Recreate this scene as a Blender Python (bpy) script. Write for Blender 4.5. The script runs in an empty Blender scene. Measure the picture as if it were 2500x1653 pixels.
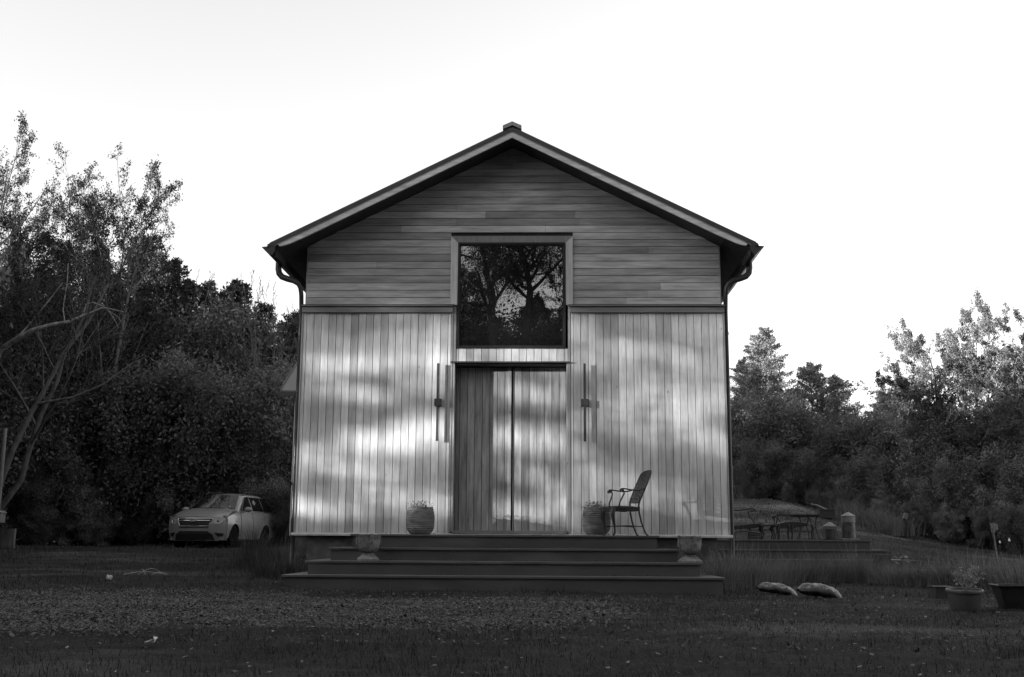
import bpy, math, random
import numpy as np
from mathutils import Vector, Matrix

# ------------------------------------------------------------------ camera, world, sun
S = bpy.context.scene
COL = S.collection
PITCH, YAW, ROLL = math.radians(10.207), math.radians(-1.671), math.radians(0.346)
CAM = Vector((0.5555, -19.0, 0.68))
fw = Vector((math.sin(YAW)*math.cos(PITCH), math.cos(YAW)*math.cos(PITCH), math.sin(PITCH)))
rt = Vector((math.cos(YAW), -math.sin(YAW), 0)); up = rt.cross(fw)
rt, up = rt*math.cos(ROLL)+up*math.sin(ROLL), -rt*math.sin(ROLL)+up*math.cos(ROLL)
cd = bpy.data.cameras.new("camera"); cam = bpy.data.objects.new("camera", cd); COL.objects.link(cam)
cd.sensor_width = 36.0; cd.lens = 2757.06/2500*36; cd.clip_start = 0.1; cd.clip_end = 3000
cam.matrix_world = Matrix(((rt.x, up.x, -fw.x, CAM.x), (rt.y, up.y, -fw.y, CAM.y), (rt.z, up.z, -fw.z, CAM.z), (0, 0, 0, 1)))
S.camera = cam
SUN_EL = math.radians(7.0)
SUN_AZ = Vector((-0.906, -0.423, 0)).normalized()          # towards the sun, on the ground
w = bpy.data.worlds.new("World"); S.world = w; w.use_nodes = True
nt = w.node_tree; bg = nt.nodes["Background"]
sky = nt.nodes.new("ShaderNodeTexSky"); sky.sky_type = 'NISHITA'; sky.sun_disc = False
sky.sun_elevation = SUN_EL; sky.sun_rotation = math.atan2(SUN_AZ.x, SUN_AZ.y) % (2*math.pi)
sp_ = nt.nodes.new("ShaderNodeSeparateColor"); mxs = nt.nodes.new("ShaderNodeMath"); mxs.operation = 'ADD'      # black-and-white film, mostly blue-sensitive
nt.links.new(sky.outputs[0], sp_.inputs[0]); nt.links.new(sp_.outputs[2], mxs.inputs[0]); mxs.inputs[1].default_value = 0.0
cc = nt.nodes.new("ShaderNodeCombineColor")
for i in range(3): nt.links.new(mxs.outputs[0], cc.inputs[i])
nt.links.new(cc.outputs[0], bg.inputs[0])
bg.inputs[1].default_value = 0.15
sd = Vector((SUN_AZ.x*math.cos(SUN_EL), SUN_AZ.y*math.cos(SUN_EL), math.sin(SUN_EL)))
ld = bpy.data.lights.new("sun", 'SUN'); ld.energy = 5.0; ld.angle = math.radians(0.55); ld.color = (1, 1, 1)
lo = bpy.data.objects.new("sun", ld); COL.objects.link(lo)
lo.rotation_euler = sd.to_track_quat('Z', 'Y').to_euler(); lo.location = (-30, -20, 20)
S.view_settings.view_transform = 'Standard'; S.view_settings.look = 'None'
S.view_settings.exposure = 1.82; S.view_settings.gamma = 1.0; S.view_settings.use_curve_mapping = False
S.render.engine = 'CYCLES'
S.cycles.max_bounces = 6; S.cycles.transparent_max_bounces = 4

SC = 2500/2371
def at(px, py, Y):
    """point of the place seen at a spot of the photograph, at depth Y"""
    d = fw + rt*((px*SC-1250)/2757.06) - up*((py*SC-826.5)/2757.06)
    return CAM + d*((Y-CAM.y)/d.y)

# ------------------------------------------------------------------ helpers
def nrm(a): return a/np.maximum(np.linalg.norm(a, axis=-1, keepdims=True), 1e-9)

class MB:
    def __init__(s): s.v = []; s.f = []; s.t = []
    def add(s, vs, fs, tone=1.0):
        o = len(s.v); s.v += [tuple(p) for p in vs]
        s.f += [tuple(i+o for i in f) for f in fs]; s.t += [tone]*len(fs); return s
    def box(s, x0, x1, y0, y1, z0, z1, tone=1.0, M=None):
        vs = [Vector((x, y, z)) for z in (z0, z1) for y in (y0, y1) for x in (x0, x1)]
        if M is not None: vs = [M @ v for v in vs]
        return s.add(vs, [(0, 2, 3, 1), (4, 5, 7, 6), (0, 1, 5, 4), (2, 6, 7, 3), (0, 4, 6, 2), (1, 3, 7, 5)], tone)
    def prism(s, poly, axis, a0, a1, tone=1.0, M=None):
        """closed 2-D outline extruded along an axis ('x','y','z')"""
        n = len(poly)
        def mk(p, a):
            if axis == 'y': v = Vector((p[0], a, p[1]))
            elif axis == 'x': v = Vector((a, p[0], p[1]))
            else: v = Vector((p[0], p[1], a))
            return M @ v if M is not None else v
        vs = [mk(p, a0) for p in poly] + [mk(p, a1) for p in poly]
        fs = [tuple(range(n))[::-1], tuple(range(n, 2*n))] + [(i, (i+1) % n, n+(i+1) % n, n+i) for i in range(n)]
        return s.add(vs, fs, tone)
    def tube(s, pts, rad, n=8, tone=1.0, cap=True):
        P = np.array([tuple(p) for p in pts], float); m = len(P)
        R = np.full(m, rad) if np.isscalar(rad) else np.array(rad, float)
        T = np.zeros_like(P); T[1:-1] = P[2:]-P[:-2]; T[0] = P[1]-P[0]; T[-1] = P[-1]-P[-2]; T = nrm(T)
        ref = np.array([0, 0, 1.0]) if abs(T[0, 2]) < .9 else np.array([1.0, 0, 0])
        vs = []
        A = nrm(np.cross(T[0], ref))
        for i in range(m):
            A = nrm(A - T[i]*np.dot(A, T[i])); B = np.cross(T[i], A)
            for k in range(n):
                a = 2*math.pi*k/n; vs.append(P[i]+(A*math.cos(a)+B*math.sin(a))*R[i])
        fs = [(i*n+k, i*n+(k+1) % n, (i+1)*n+(k+1) % n, (i+1)*n+k) for i in range(m-1) for k in range(n)]
        if cap: fs += [tuple(range(n))[::-1], tuple(range((m-1)*n, m*n))]
        return s.add(vs, fs, tone)
    def lathe(s, prof, c=(0, 0, 0), n=28, tone=1.0, sq=0.0):
        vs = []
        for r, z in prof:
            for k in range(n):
                a = 2*math.pi*k/n; rr = r
                vs.append((c[0]+rr*math.cos(a), c[1]+rr*math.sin(a), c[2]+z))
        m = len(prof)
        fs = [(i*n+k, i*n+(k+1) % n, (i+1)*n+(k+1) % n, (i+1)*n+k) for i in range(m-1) for k in range(n)]
        if prof[0][0] > 1e-4: fs.append(tuple(range(n))[::-1])
        if prof[-1][0] > 1e-4: fs.append(tuple(range((m-1)*n, m*n)))
        return s.add(vs, fs, tone)
    def ball(s, c, r, nu=12, nv=8, tone=1.0, M=None):
        r = (r, r, r) if np.isscalar(r) else r
        vs = []; fs = []
        for j in range(nv+1):
            ph = math.pi*j/nv
            for i in range(nu):
                a = 2*math.pi*i/nu
                v = Vector((r[0]*math.sin(ph)*math.cos(a), r[1]*math.sin(ph)*math.sin(a), r[2]*math.cos(ph)))
                if M is not None: v = M @ v
                vs.append(Vector(c)+v)
        for j in range(nv):
            for i in range(nu): fs.append((j*nu+i, (j+1)*nu+i, (j+1)*nu+(i+1) % nu, j*nu+(i+1) % nu))
        return s.add(vs, fs, tone)
    def grid(s, P, tone=1.0, flip=False):
        """P: rows x cols of points"""
        r, c = len(P), len(P[0]); vs = [p for row in P for p in row]
        fs = [(i*c+j, i*c+j+1, (i+1)*c+j+1, (i+1)*c+j) for i in range(r-1) for j in range(c-1)]
        if flip: fs = [f[::-1] for f in fs]
        return s.add(vs, fs, tone)
    def build(s, name, mat, parent=None, smooth=False, bevel=0):
        me = bpy.data.meshes.new(name); me.from_pydata(s.v, [], s.f)
        at_ = me.attributes.new('tone', 'FLOAT', 'FACE'); at_.data.foreach_set('value', s.t)
        me.materials.append(mat); me.update()
        if smooth:
            me.polygons.foreach_set('use_smooth', [True]*len(me.polygons))
            try: me.set_sharp_from_angle(angle=math.radians(40))
            except Exception: pass
        o = bpy.data.objects.new(name, me); COL.objects.link(o)
        if parent is not None: o.parent = parent
        if bevel:
            b = o.modifiers.new('bevel', 'BEVEL'); b.width = bevel; b.segments = 2; b.limit_method = 'ANGLE'
        return o

def np_mesh(name, V, F, mat, parent=None, tone=None, link=True, smooth=False):
    """fast mesh from arrays; F: (n,3) or (n,4)"""
    me = bpy.data.meshes.new(name); k = F.shape[1]
    me.vertices.add(len(V)); me.vertices.foreach_set('co', V.astype(np.float32).ravel())
    me.loops.add(F.size); me.loops.foreach_set('vertex_index', F.astype(np.int32).ravel())
    me.polygons.add(len(F)); me.polygons.foreach_set('loop_start', (np.arange(len(F))*k).astype(np.int32))
    if smooth: me.polygons.foreach_set('use_smooth', np.ones(len(F), bool))
    a = me.attributes.new('tone', 'FLOAT', 'FACE')
    a.data.foreach_set('value', (np.ones(len(F)) if tone is None else tone).astype(np.float32))
    me.materials.append(mat); me.update(calc_edges=True); me.validate()
    if not link: return me
    o = bpy.data.objects.new(name, me); COL.objects.link(o)
    if parent is not None: o.parent = parent
    return o

def tag(o, label=None, cat=None, group=None, kind=None):
    if label: o['label'] = label
    if cat: o['category'] = cat
    if group: o['group'] = group
    if kind: o['kind'] = kind
    return o
def thing(name, label, cat, loc=(0, 0, 0), rz=0.0, group=None, scale=1.0):
    o = bpy.data.objects.new(name, None); COL.objects.link(o); o.empty_display_size = .2
    o.location = loc; o.rotation_euler = (0, 0, rz); o.scale = (scale,)*3
    return tag(o, label, cat, group)

# ------------------------------------------------------------------ materials (all grey: the photograph is black and white)
def newmat(name):
    m = bpy.data.materials.new(name); m.use_nodes = True; n = m.node_tree.nodes; l = m.node_tree.links
    return m, n, l, n['Principled BSDF']
def M_(n, l, op, a, b=None, clamp=False):
    x = n.new('ShaderNodeMath'); x.operation = op; x.use_clamp = clamp
    for i, v in enumerate((a, b)):
        if v is None: continue
        if isinstance(v, (int, float)): x.inputs[i].default_value = v
        else: l.new(v, x.inputs[i])
    return x.outputs[0]
def noise(n, l, scale, vec=None, detail=3, rough=.55, stretch=None, rot=None):
    t = n.new('ShaderNodeTexNoise'); t.inputs['Scale'].default_value = scale
    t.inputs['Detail'].default_value = detail; t.inputs['Roughness'].default_value = rough
    tc = n.new('ShaderNodeTexCoord'); src = tc.outputs['Object'] if vec is None else vec
    if stretch:
        mp = n.new('ShaderNodeMapping'); mp.inputs['Scale'].default_value = stretch
        if rot: mp.inputs['Rotation'].default_value = rot
        l.new(src, mp.inputs[0]); src = mp.outputs[0]
    l.new(src, t.inputs['Vector']); return t.outputs['Fac']
def remap(n, l, v, a, b, c, d):
    x = n.new('ShaderNodeMapRange'); x.inputs[1].default_value = a; x.inputs[2].default_value = b
    x.inputs[3].default_value = c; x.inputs[4].default_value = d; l.new(v, x.inputs[0]); return x.outputs[0]
def grey(n, l, v, socket):
    c = n.new('ShaderNodeCombineColor')
    for i in range(3): l.new(v, c.inputs[i])
    l.new(c.outputs[0], socket)
def tone_(n): a = n.new('ShaderNodeAttribute'); a.attribute_name = 'tone'; return a.outputs['Fac']
def bump(n, l, b, h, strength, dist=.01):
    x = n.new('ShaderNodeBump'); x.inputs['Strength'].default_value = strength; x.inputs['Distance'].default_value = dist
    l.new(h, x.inputs['Height']); l.new(x.outputs[0], b.inputs['Normal'])

def plain(name, val, rough=.6, var=.25, scale=6, spec=.4, metal=0, bmp=0, stretch=None):
    m, n, l, b = newmat(name)
    v = remap(n, l, noise(n, l, scale, detail=5, stretch=stretch), .3, .7, val*(1-var), val*(1+var))
    v = M_(n, l, 'MULTIPLY', v, tone_(n)); grey(n, l, v, b.inputs['Base Color'])
    b.inputs['Roughness'].default_value = rough; b.inputs['Specular IOR Level'].default_value = spec
    b.inputs['Metallic'].default_value = metal
    if bmp: bump(n, l, b, noise(n, l, scale*6, detail=4), bmp)
    return m
def wood(name, axis, val, stain=0.35, rough=.62):
    m, n, l, b = newmat(name)
    st = {'z': (1, 1, .045), 'x': (.045, 1, 1), 'r': (.05, 1, 1)}[axis]
    fine = remap(n, l, noise(n, l, 95, detail=4, rough=.65, stretch=st), .3, .7, .86, 1.12)
    st2 = {'z': (1, 1, .10), 'x': (.10, 1, 1), 'r': (.1, 1, 1)}[axis]
    mid = remap(n, l, noise(n, l, 17, detail=4, rough=.6, stretch=st2), .3, .72, 1+stain*.55, 1-stain)
    st3 = {'z': (1, 1, .45), 'x': (.35, 1, 1), 'r': (1, 1, 1)}[axis]
    big = remap(n, l, noise(n, l, 2.6, detail=3, rough=.5, stretch=st3), .32, .7, 1+stain*.3, 1-stain*.5)
    # knots
    vo = n.new('ShaderNodeTexVoronoi'); vo.inputs['Scale'].default_value = 2.6
    tc = n.new('ShaderNodeTexCoord'); mp = n.new('ShaderNodeMapping')
    mp.inputs['Scale'].default_value = {'z': (1, 1, .55), 'x': (.55, 1, 1), 'r': (.5, 1, 1)}[axis]
    l.new(tc.outputs['Object'], mp.inputs[0]); l.new(mp.outputs[0], vo.inputs['Vector'])
    kn = remap(n, l, vo.outputs['Distance'], .012, .05, .45, 1.0)
    v = M_(n, l, 'MULTIPLY', M_(n, l, 'MULTIPLY', fine, mid), M_(n, l, 'MULTIPLY', big, kn))
    v = M_(n, l, 'MULTIPLY', v, M_(n, l, 'MULTIPLY', tone_(n), val))
    v = M_(n, l, 'MINIMUM', v, .8); grey(n, l, v, b.inputs['Base Color'])
    b.inputs['Roughness'].default_value = rough; b.inputs['Specular IOR Level'].default_value = .3
    bump(n, l, b, fine, .25, .004); return m
def leafmat(name, val, trans=.3, rough=.55, spec=.25):
    m, n, l, b = newmat(name)
    v = remap(n, l, noise(n, l, .9, detail=3), .3, .7, val*.6, val*1.5)
    v = M_(n, l, 'MULTIPLY', v, tone_(n)); grey(n, l, v, b.inputs['Base Color'])
    b.inputs['Roughness'].default_value = rough; b.inputs['Specular IOR Level'].default_value = spec
    if trans:
        t = n.new('ShaderNodeBsdfTranslucent'); grey(n, l, v, t.inputs['Color'])
        mx = n.new('ShaderNodeMixShader'); mx.inputs[0].default_value = trans
        l.new(b.outputs[0], mx.inputs[1]); l.new(t.outputs[0], mx.inputs[2])
        l.new(mx.outputs[0], n['Material Output'].inputs['Surface'])
    return m

MT = dict(
    board_v=wood('cedar_boards_upright', 'z', .56, .26), board_h=wood('cedar_boards_level', 'x', .44, .36), trim_v=wood('cedar_trim_upright', 'z', .36, .2),
    door=wood('weathered_door_boards', 'z', .33, .45), fascia=wood('fascia_board', 'r', .62, .3), belt=wood('belt_board', 'x', .20, .3),
    gap=plain('dark_gap', .02, .9), metal_roof=plain('metal_roofing', .22, .45, .15, 3, metal=.3), darkmetal=plain('dark_metal', .05, .5, .2, 5),
    pipe=plain('painted_pipe', .05, .35, .15, 5), soffit=plain('soffit_boards', .04, .8, .3, 8), black=plain('black_metal', .022, .45, .3, 20),
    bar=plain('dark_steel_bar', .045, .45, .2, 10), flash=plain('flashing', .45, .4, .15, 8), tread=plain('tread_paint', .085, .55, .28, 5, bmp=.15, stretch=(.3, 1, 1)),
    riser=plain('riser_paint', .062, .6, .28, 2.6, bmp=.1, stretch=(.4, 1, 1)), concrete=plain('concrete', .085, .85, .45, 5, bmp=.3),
    stone=plain('cast_stone', .17, .8, .4, 14, bmp=.4), clay=plain('ribbed_clay', .14, .7, .5, 9, bmp=.3, stretch=(.6, .6, 1.6)),
    bark=plain('bark', .10, .85, .5, 14, bmp=.5, stretch=(1, 1, .25)), barkmid=plain('grey_bark', .085, .8, .5, 9, bmp=.4, stretch=(1, 1, .4)), barkpale=plain('pale_bark', .20, .8, .6, 9, bmp=.4, stretch=(1, 1, .4)),
    twig=plain('twigs', .10, .8, .3, 4), leaf=leafmat('broad_leaves', .115), leafdark=leafmat('dark_evergreen_needles', .05, .15), leafpale=leafmat('pale_thin_leaves', .22, .35), leafleft=leafmat('dark_drooping_leaves', .022, .15),  # leafleft is darkened so its trees look shaded even in sun
    cedar=leafmat('pale_cedar_sprays', .20, .2), leafdry=leafmat('drooping_dry_leaves', .17, .3), grass=leafmat('wispy_grass', .07, .25),
    tallgrass=leafmat('tall_dry_grass', .15, .3), litter=leafmat('dead_leaves', .16, .1), paint=None)

# ------------------------------------------------------------------ terrain
def sm(t): t = np.clip(t, 0, 1); return t*t*(3-2*t)
def gz(x, y):
    x = np.asarray(x, float); y = np.asarray(y, float)
    left = .40*sm((y+3)/19)*sm((-x+1)/6) + .07*sm((-x-1.5)/2)*sm((y+5)/3)
    amp = np.clip(2.25-(np.maximum(x, 9)-9)*.26, .25, 2.25)
    right = amp*sm((y-8)/17)*sm((x+2)/6) + .10*sm((y+2)/8)*sm((x-2)/3)
    far = .9*sm((y-35)/60)
    wob = .025*np.sin(x*.9+1.3*np.sin(y*.6))*np.sin(y*.8+.5*x) + .012*np.sin(x*3.1+y*1.7)*np.sin(y*2.9-x)
    return left+right+far+wob - .01
def gzf(x, y): return float(gz(x, y))
xs = np.concatenate([np.linspace(-400, -45, 12), np.linspace(-40, -12, 30), np.linspace(-11.8, 12, 240), np.linspace(12.6, 40, 40), np.linspace(45, 400, 12)])
ys = np.concatenate([np.linspace(-400, -45, 10), np.linspace(-40, -17, 20), np.linspace(-16.5, 0, 200), np.linspace(.3, 40, 90), np.linspace(45, 900, 24)])
X, Y = np.meshgrid(xs, ys); Z = gz(X, Y)
rng = np.random.default_rng(5)
near = (np.abs(X) < 12) & (Y < 2) & (Y > -17); Z = Z + near*rng.normal(0, .007, Z.shape)
nx, ny = len(xs), len(ys); idx = np.arange(nx*ny).reshape(ny, nx)
F = np.stack([idx[:-1, :-1], idx[:-1, 1:], idx[1:, 1:], idx[1:, :-1]], -1).reshape(-1, 4)
m, n, l, b = newmat('ground_soil_and_grass')
g1 = M_(n, l, 'ADD', remap(n, l, noise(n, l, 1.1, detail=6, rough=.7), .35, .65, .014, .034), remap(n, l, noise(n, l, .42, detail=5, rough=.65, stretch=(.35, 1, 1)), .52, .66, 0, .05))
g2 = remap(n, l, noise(n, l, 45, detail=5, rough=.7), .3, .7, .55, 1.5)
gv = M_(n, l, 'MULTIPLY', M_(n, l, 'MULTIPLY', g1, g2), tone_(n)); grey(n, l, gv, b.inputs['Base Color'])
b.inputs['Roughness'].default_value = .95; b.inputs['Specular IOR Level'].default_value = .1
bump(n, l, b, noise(n, l, 60, detail=5, rough=.7), .8, .03)
fx, fy = X[:-1, :-1].ravel(), Y[:-1, :-1].ravel(); gt = 1+1.1*sm((fy-8)/4)*sm((fx-2)/3)*(1-.75*sm((fx-8.5)/5))  # slope behind the deck coloured lighter to stand for open-sky light
tag(np_mesh('ground', np.stack([X, Y, Z], -1).reshape(-1, 3), F, m, smooth=True, tone=gt), kind='structure')

# ------------------------------------------------------------------ the timber house
rnd = random.Random(11)
house = thing('timber_house', 'barn-like timber house with gabled metal roof, square upper window and double plank doors', 'house')
P0 = .1286
def tone(): return rnd.choice([.70, .82, .90, .96, 1, 1, 1.03, 1.06, 1.10])*rnd.uniform(.93, 1.07)
def vboards(mb, x0, x1, z0, z1, y, off=0.0, th=.02, tn=tone):
    x = x0
    if off: x = x0-P0+off
    while x < x1-.004:
        a, c = max(x, x0), min(x+P0, x1)
        if c-a > .012: mb.box(a+.0042, c-.0042, y, y+th, z0, z1, tn())
        x += P0
# structural core: side and back walls, foundation
core = MB()
for sx in (-1, 1):
    y = .06
    core.box(*(sorted((sx*3.55, sx*3.59))), .05, 12, .8, 5.725, .75)
core.prism([(-3.59, .8), (3.59, .8), (3.59, 5.735), (0, 7.53), (-3.59, 5.735)], 'y', 11.9, 12.0, .8)
core.build('side_wall', MT['board_v'], house)
bk = MB(); bk.box(-3.55, -1.0, .035, .06, .82, 4.6); bk.box(1.0, 3.55, .035, .06, .82, 4.6)
bk.prism([(-3.55, 4.6), (-.95, 4.6), (-.95, 5.85), (.93, 5.85), (.93, 4.6), (3.55, 4.6), (3.55, 5.745), (0, 7.515), (-3.55, 5.745)], 'y', .06, .075)
bk.build('sheathing', MT['gap'], house)
f = MB(); f.box(-3.41, 3.41, .06, 11.8, -.1, .79); f.build('foundation', MT['concrete'], house)
# lower vertical boarding, two big sliding panels, faces at y = 0
lp = MB(); vboards(lp, -3.60, -1.045, .81, 4.545, 0.0, .06)
lpo = lp.build('sliding_panel', MT['board_v'], house)
rp = MB(); vboards(rp, .995, 3.60, .81, 4.545, 0.0, .05)
rpo = rp.build('sliding_panel', MT['board_v'], house)
# narrow upright trims
TR = []
class _T:
    def box(s_, *a_): q_ = MB(); q_.box(*a_); q_.build('corner_trim', MT['trim_v'], house)
t = _T()
t.box(-3.625, -3.602, -.012, .10, .81, 4.545, .9); t.box(3.602, 3.625, -.012, .10, .81, 4.545, .9)
t.box(-1.043, -1.012, -.010, .03, .81, 4.70, .72); t.box(-1.010, -.958, -.004, .03, 3.70, 4.66, .6); t.box(.958, .993, -.010, .03, .81, 4.70, .85)
t.box(-1.010, -.972, -.004, .31, .84, 3.675, .8); t.box(.93, .956, -.006, .31, .84, 3.675, 1.0)
# boards between window and door
mp_ = MB(); vboards(mp_, -.956, .955, 3.705, 3.925, .004, .05); mp_.build('lintel_boards', MT['board_v'], house)
ln = MB(); ln.box(-1.045, .995, -.045, .30, 3.678, 3.702); ln.build('door_head_flashing', MT['darkmetal'], house)
# upper horizontal boarding
ub = MB(); z = 4.70; k = 0
wx0, wx1, wz1 = -1.069, 1.046, 5.915
while z < 7.5:
    z1 = z+P0
    def lim(zz): return min(3.572, (7.535-zz)/.5)
    segs = [(-1, wx0)] if z < wz1-.02 else []
    hw = lim(z); hw1 = lim(z1)
    spans = [(-1, 'l'), (1, 'r')] if z < wz1-.03 else [(0, 'c')]
    for sgn, tg in spans:
        xa, xb = (-hw, wx0) if sgn == -1 else ((wx1, hw) if sgn == 1 else (-hw, hw))
        cuts = [xa, xb]
        if xb-xa > 3.2 or rnd.random() < .3:
            c = rnd.uniform(xa+.7, xb-.7); cuts = [xa, c, xb]
            if xb-xa > 4.8: cuts = [xa, rnd.uniform(xa+1, 0), rnd.uniform(.4, xb-.8), xb]
        for q in range(len(cuts)-1):
            a, c = cuts[q], cuts[q+1]
            a1 = a if q > 0 or sgn == 1 else -min(hw1, hw); c1 = c if q < len(cuts)-2 or sgn == -1 else min(hw1, hw)
            tn = rnd.choice([.66, .8, .9, .97, 1, 1.05, 1.15, 1.22])*rnd.uniform(.95, 1.05)
            y0, y1 = .034, .055
            ub.prism([(a+.0012, z+.005), (c-.0012, z+.005), (c1-.0012, z1-.005), (a1+.0012, z1-.005)], 'y', y0, y1, tn)
    z = z1; k += 1
ub.build('gable_siding', MT['board_h'], house)
# belt course (track cover) left and right
for a, c in ((-3.63, -1.01), (.985, 3.63)):
    mb = MB(); mb.box(a, c, -.075, .03, 4.655, 4.672, .95); mb.box(a+.01, c-.01, -.05, .03, 4.550, 4.640, 1.0)
    mb.box(a-.02, c+.02, -.062, .03, 4.672, 4.690, .35); mb.box(a, c, -.045, .03, 4.640, 4.655, .25)
    mb.build('belt_course', MT['belt'], house)
# window trim, frame, pane
wt = MB()
wt.prism([(-1.067, 4.692), (-.945, 4.692), (-.945, 5.795), (-1.067, 5.912)], 'y', -.002, .034, 1.6)
wt.prism([(1.044, 4.692), (.922, 4.692), (.922, 5.795), (1.044, 5.912)], 'y', -.002, .034, 1.45)
wt.prism([(-1.062, 5.915), (-.942, 5.800), (.919, 5.800), (1.039, 5.915)], 'y', -.0, .034, .62)
wt.build('window_trim', MT['trim_v'], house)
win = MB(); a, c, z0, z1 = -.942, .918, 3.932, 5.792
win.box(a, c, -.012, .06, z1-.03, z1); win.box(a, c, -.012, .06, z0, z0+.035); win.box(a, a+.03, -.0115, .06, z0+.035, z1-.03); win.box(c-.03, c, -.0115, .06, z0+.035, z1-.03)
a2, c2, y0, y1 = a+.03, c-.03, .014, .06
win.box(a2, c2, y0, y1, z1-.052, z1-.03); win.box(a2, c2, y0, y1, z0+.035, z0+.052); win.box(a2, a2+.02, y0+.001, y1, z0+.052, z1-.052); win.box(c2-.02, c2, y0+.001, y1, z0+.052, z1-.052)
wo = win.build('window', plain('window_frame_paint', .018, .4), house)
m, n, l, b = newmat('coated_glass'); n.remove(b)
gl = n.new('ShaderNodeBsdfGlossy'); gl.inputs['Roughness'].default_value = 0.0; gl.inputs['Color'].default_value = (.20, .20, .20, 1)
df = n.new('ShaderNodeBsdfDiffuse'); df.inputs['Color'].default_value = (.006, .006, .006, 1); ad = n.new('ShaderNodeAddShader')
bp = n.new('ShaderNodeBump'); bp.inputs['Strength'].default_value = .02; bp.inputs['Distance'].default_value = .02
l.new(noise(n, l, 2.2, detail=1), bp.inputs['Height']); l.new(bp.outputs[0], gl.inputs['Normal'])
l.new(gl.outputs[0], ad.inputs[0]); l.new(df.outputs[0], ad.inputs[1]); l.new(ad.outputs[0], n['Material Output'].inputs['Surface'])
GLASS = m
pn = MB(); pn.box(a2+.012, c2-.012, .030, .036, z0+.048, z1-.048); pn.build('pane', GLASS, wo)
# double doors, recessed .30 m
YD = .30
def dtone(): return rnd.choice([.72, .85, .95, 1, 1.08, 1.18])*rnd.uniform(.95, 1.05)
for (a, c, o) in ((-.966, -.010, .07), (.010, .925, .03)):
    d = MB(); vboards(d, a, c, .865, 3.64, YD, o, .03, dtone)
    if a < 0:
        d.box(-.072, -.012, YD-.022, YD-.001, .865, 3.64, 1.25)
    do = d.build('door', MT['door'], house)
db = MB(); db.box(-.97, .93, YD+.031, YD+.05, .84, 3.70); db.build('door_backing', MT['gap'], house)
th = MB(); th.box(-.97, .928, -.03, YD+.03, .812, .862, 1); th.build('threshold', MT['belt'], house)
hd = MB(); hd.box(-.97, .928, .02, YD+.03, 3.655, 3.6775); hd.build('door_soffit', MT['soffit'], house)
# long bar pulls
for (xt, xb, po, cx) in ((-1.259, -1.237, lpo, -1.243), (1.231, 1.239, rpo, 1.235)):
    hb = MB()
    xm = (xt+xb)/2
    hb.box(xm-.021, xm+.021, -.088, -.062, 2.34, 3.66); hb.box(cx-.062, cx+.058, -.091, .0, 2.935, 3.055)
    hb.build('pull_bar', MT['bar'], po, bevel=.003)
# base flashing
fl = MB(); fl.prism([(-.05, .765), (-.05, .790), (-.004, .812), (.03, .812), (.03, .765)], 'x', -3.66, 3.66); fl.build('base_flashing', MT['flash'], house)
# roof
RX = 4.10; RZ = 7.545; YF = -.56
roof = MB()
for sx in (-1, 1):
    p = [(0, RZ), (sx*RX, RZ-.5*RX), (sx*RX, RZ+.053-.5*RX), (0, RZ+.053)]
    if sx < 0: p = p[::-1]
    roof.prism(p, 'y', YF, 12.3)
    p = [(0, RZ+.055), (sx*(RX+.03), RZ+.055-.5*(RX+.03)), (sx*(RX+.03), RZ+.127-.5*(RX+.03)), (0, RZ+.127)]
    if sx < 0: p = p[::-1]
    roof.prism(p, 'y', YF-.055, 12.35)
ro = roof.build('roof', MT['darkmetal'], house)
sm_ = MB()
for sx in (-1, 1):
    for i in range(33):
        yy = YF-.02+i*.4
        p = [(0, RZ+.128), (sx*RX, RZ+.128-.5*RX), (sx*RX, RZ+.152-.5*RX), (0, RZ+.152)]
        if sx < 0: p = p[::-1]
        sm_.prism(p, 'y', yy, yy+.018)
sm_.build('standing_seam', MT['metal_roof'], ro)
for sx in (-1, 1):
    fc = MB(); e = 3.925; L0 = RZ-.055
    xs_ = [0, 3.45, 3.62, 3.76, 3.86, e]; lowz = [L0, L0-.5*3.45, L0-.5*3.62+.006, L0-.5*3.76+.012, L0-.5*3.86+.028, L0-.5*e+.05]
    poly = [(sx*x, zz) for x, zz in zip(xs_, lowz)]+[(sx*(e+.035), RZ+.054-.5*(e+.035)), (0, RZ+.054)]
    if sx < 0: poly = poly[::-1]
    fc.prism(poly, 'y', YF-.04, YF-.002, 1.0)
    fo = fc.build('rake_board', MT['fascia'], house)
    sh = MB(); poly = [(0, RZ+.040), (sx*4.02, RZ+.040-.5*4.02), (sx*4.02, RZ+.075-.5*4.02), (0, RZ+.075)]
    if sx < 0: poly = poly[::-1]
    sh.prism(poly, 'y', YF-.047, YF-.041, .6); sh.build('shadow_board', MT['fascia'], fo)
cp = MB()
for sx in (-1, 1):
    p = [(0, RZ+.153), (sx*.16, RZ+.083), (sx*.16, RZ+.150), (0, RZ+.222)]
    if sx < 0: p = p[::-1]
    cp.prism(p, 'y', YF-.08, 12.3)
cp.build('ridge_cap', MT['metal_roof'], ro)
for sx in (-1, 1):
    so = MB()
    p = [(sx*3.6, RZ-.010-.5*3.6), (sx*4.06, RZ-.010-.5*4.06), (sx*4.06, RZ-.002-.5*4.06), (sx*3.6, RZ-.002-.5*3.6)]
    if sx < 0: p = p[::-1]
    so.prism(p, 'y', YF+.005, 12.2)
    so.box(*sorted((sx*3.985, sx*4.01)), YF+.01, 12.2, 5.40, 5.53)
    so.build('soffit', MT['soffit'], house)
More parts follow.
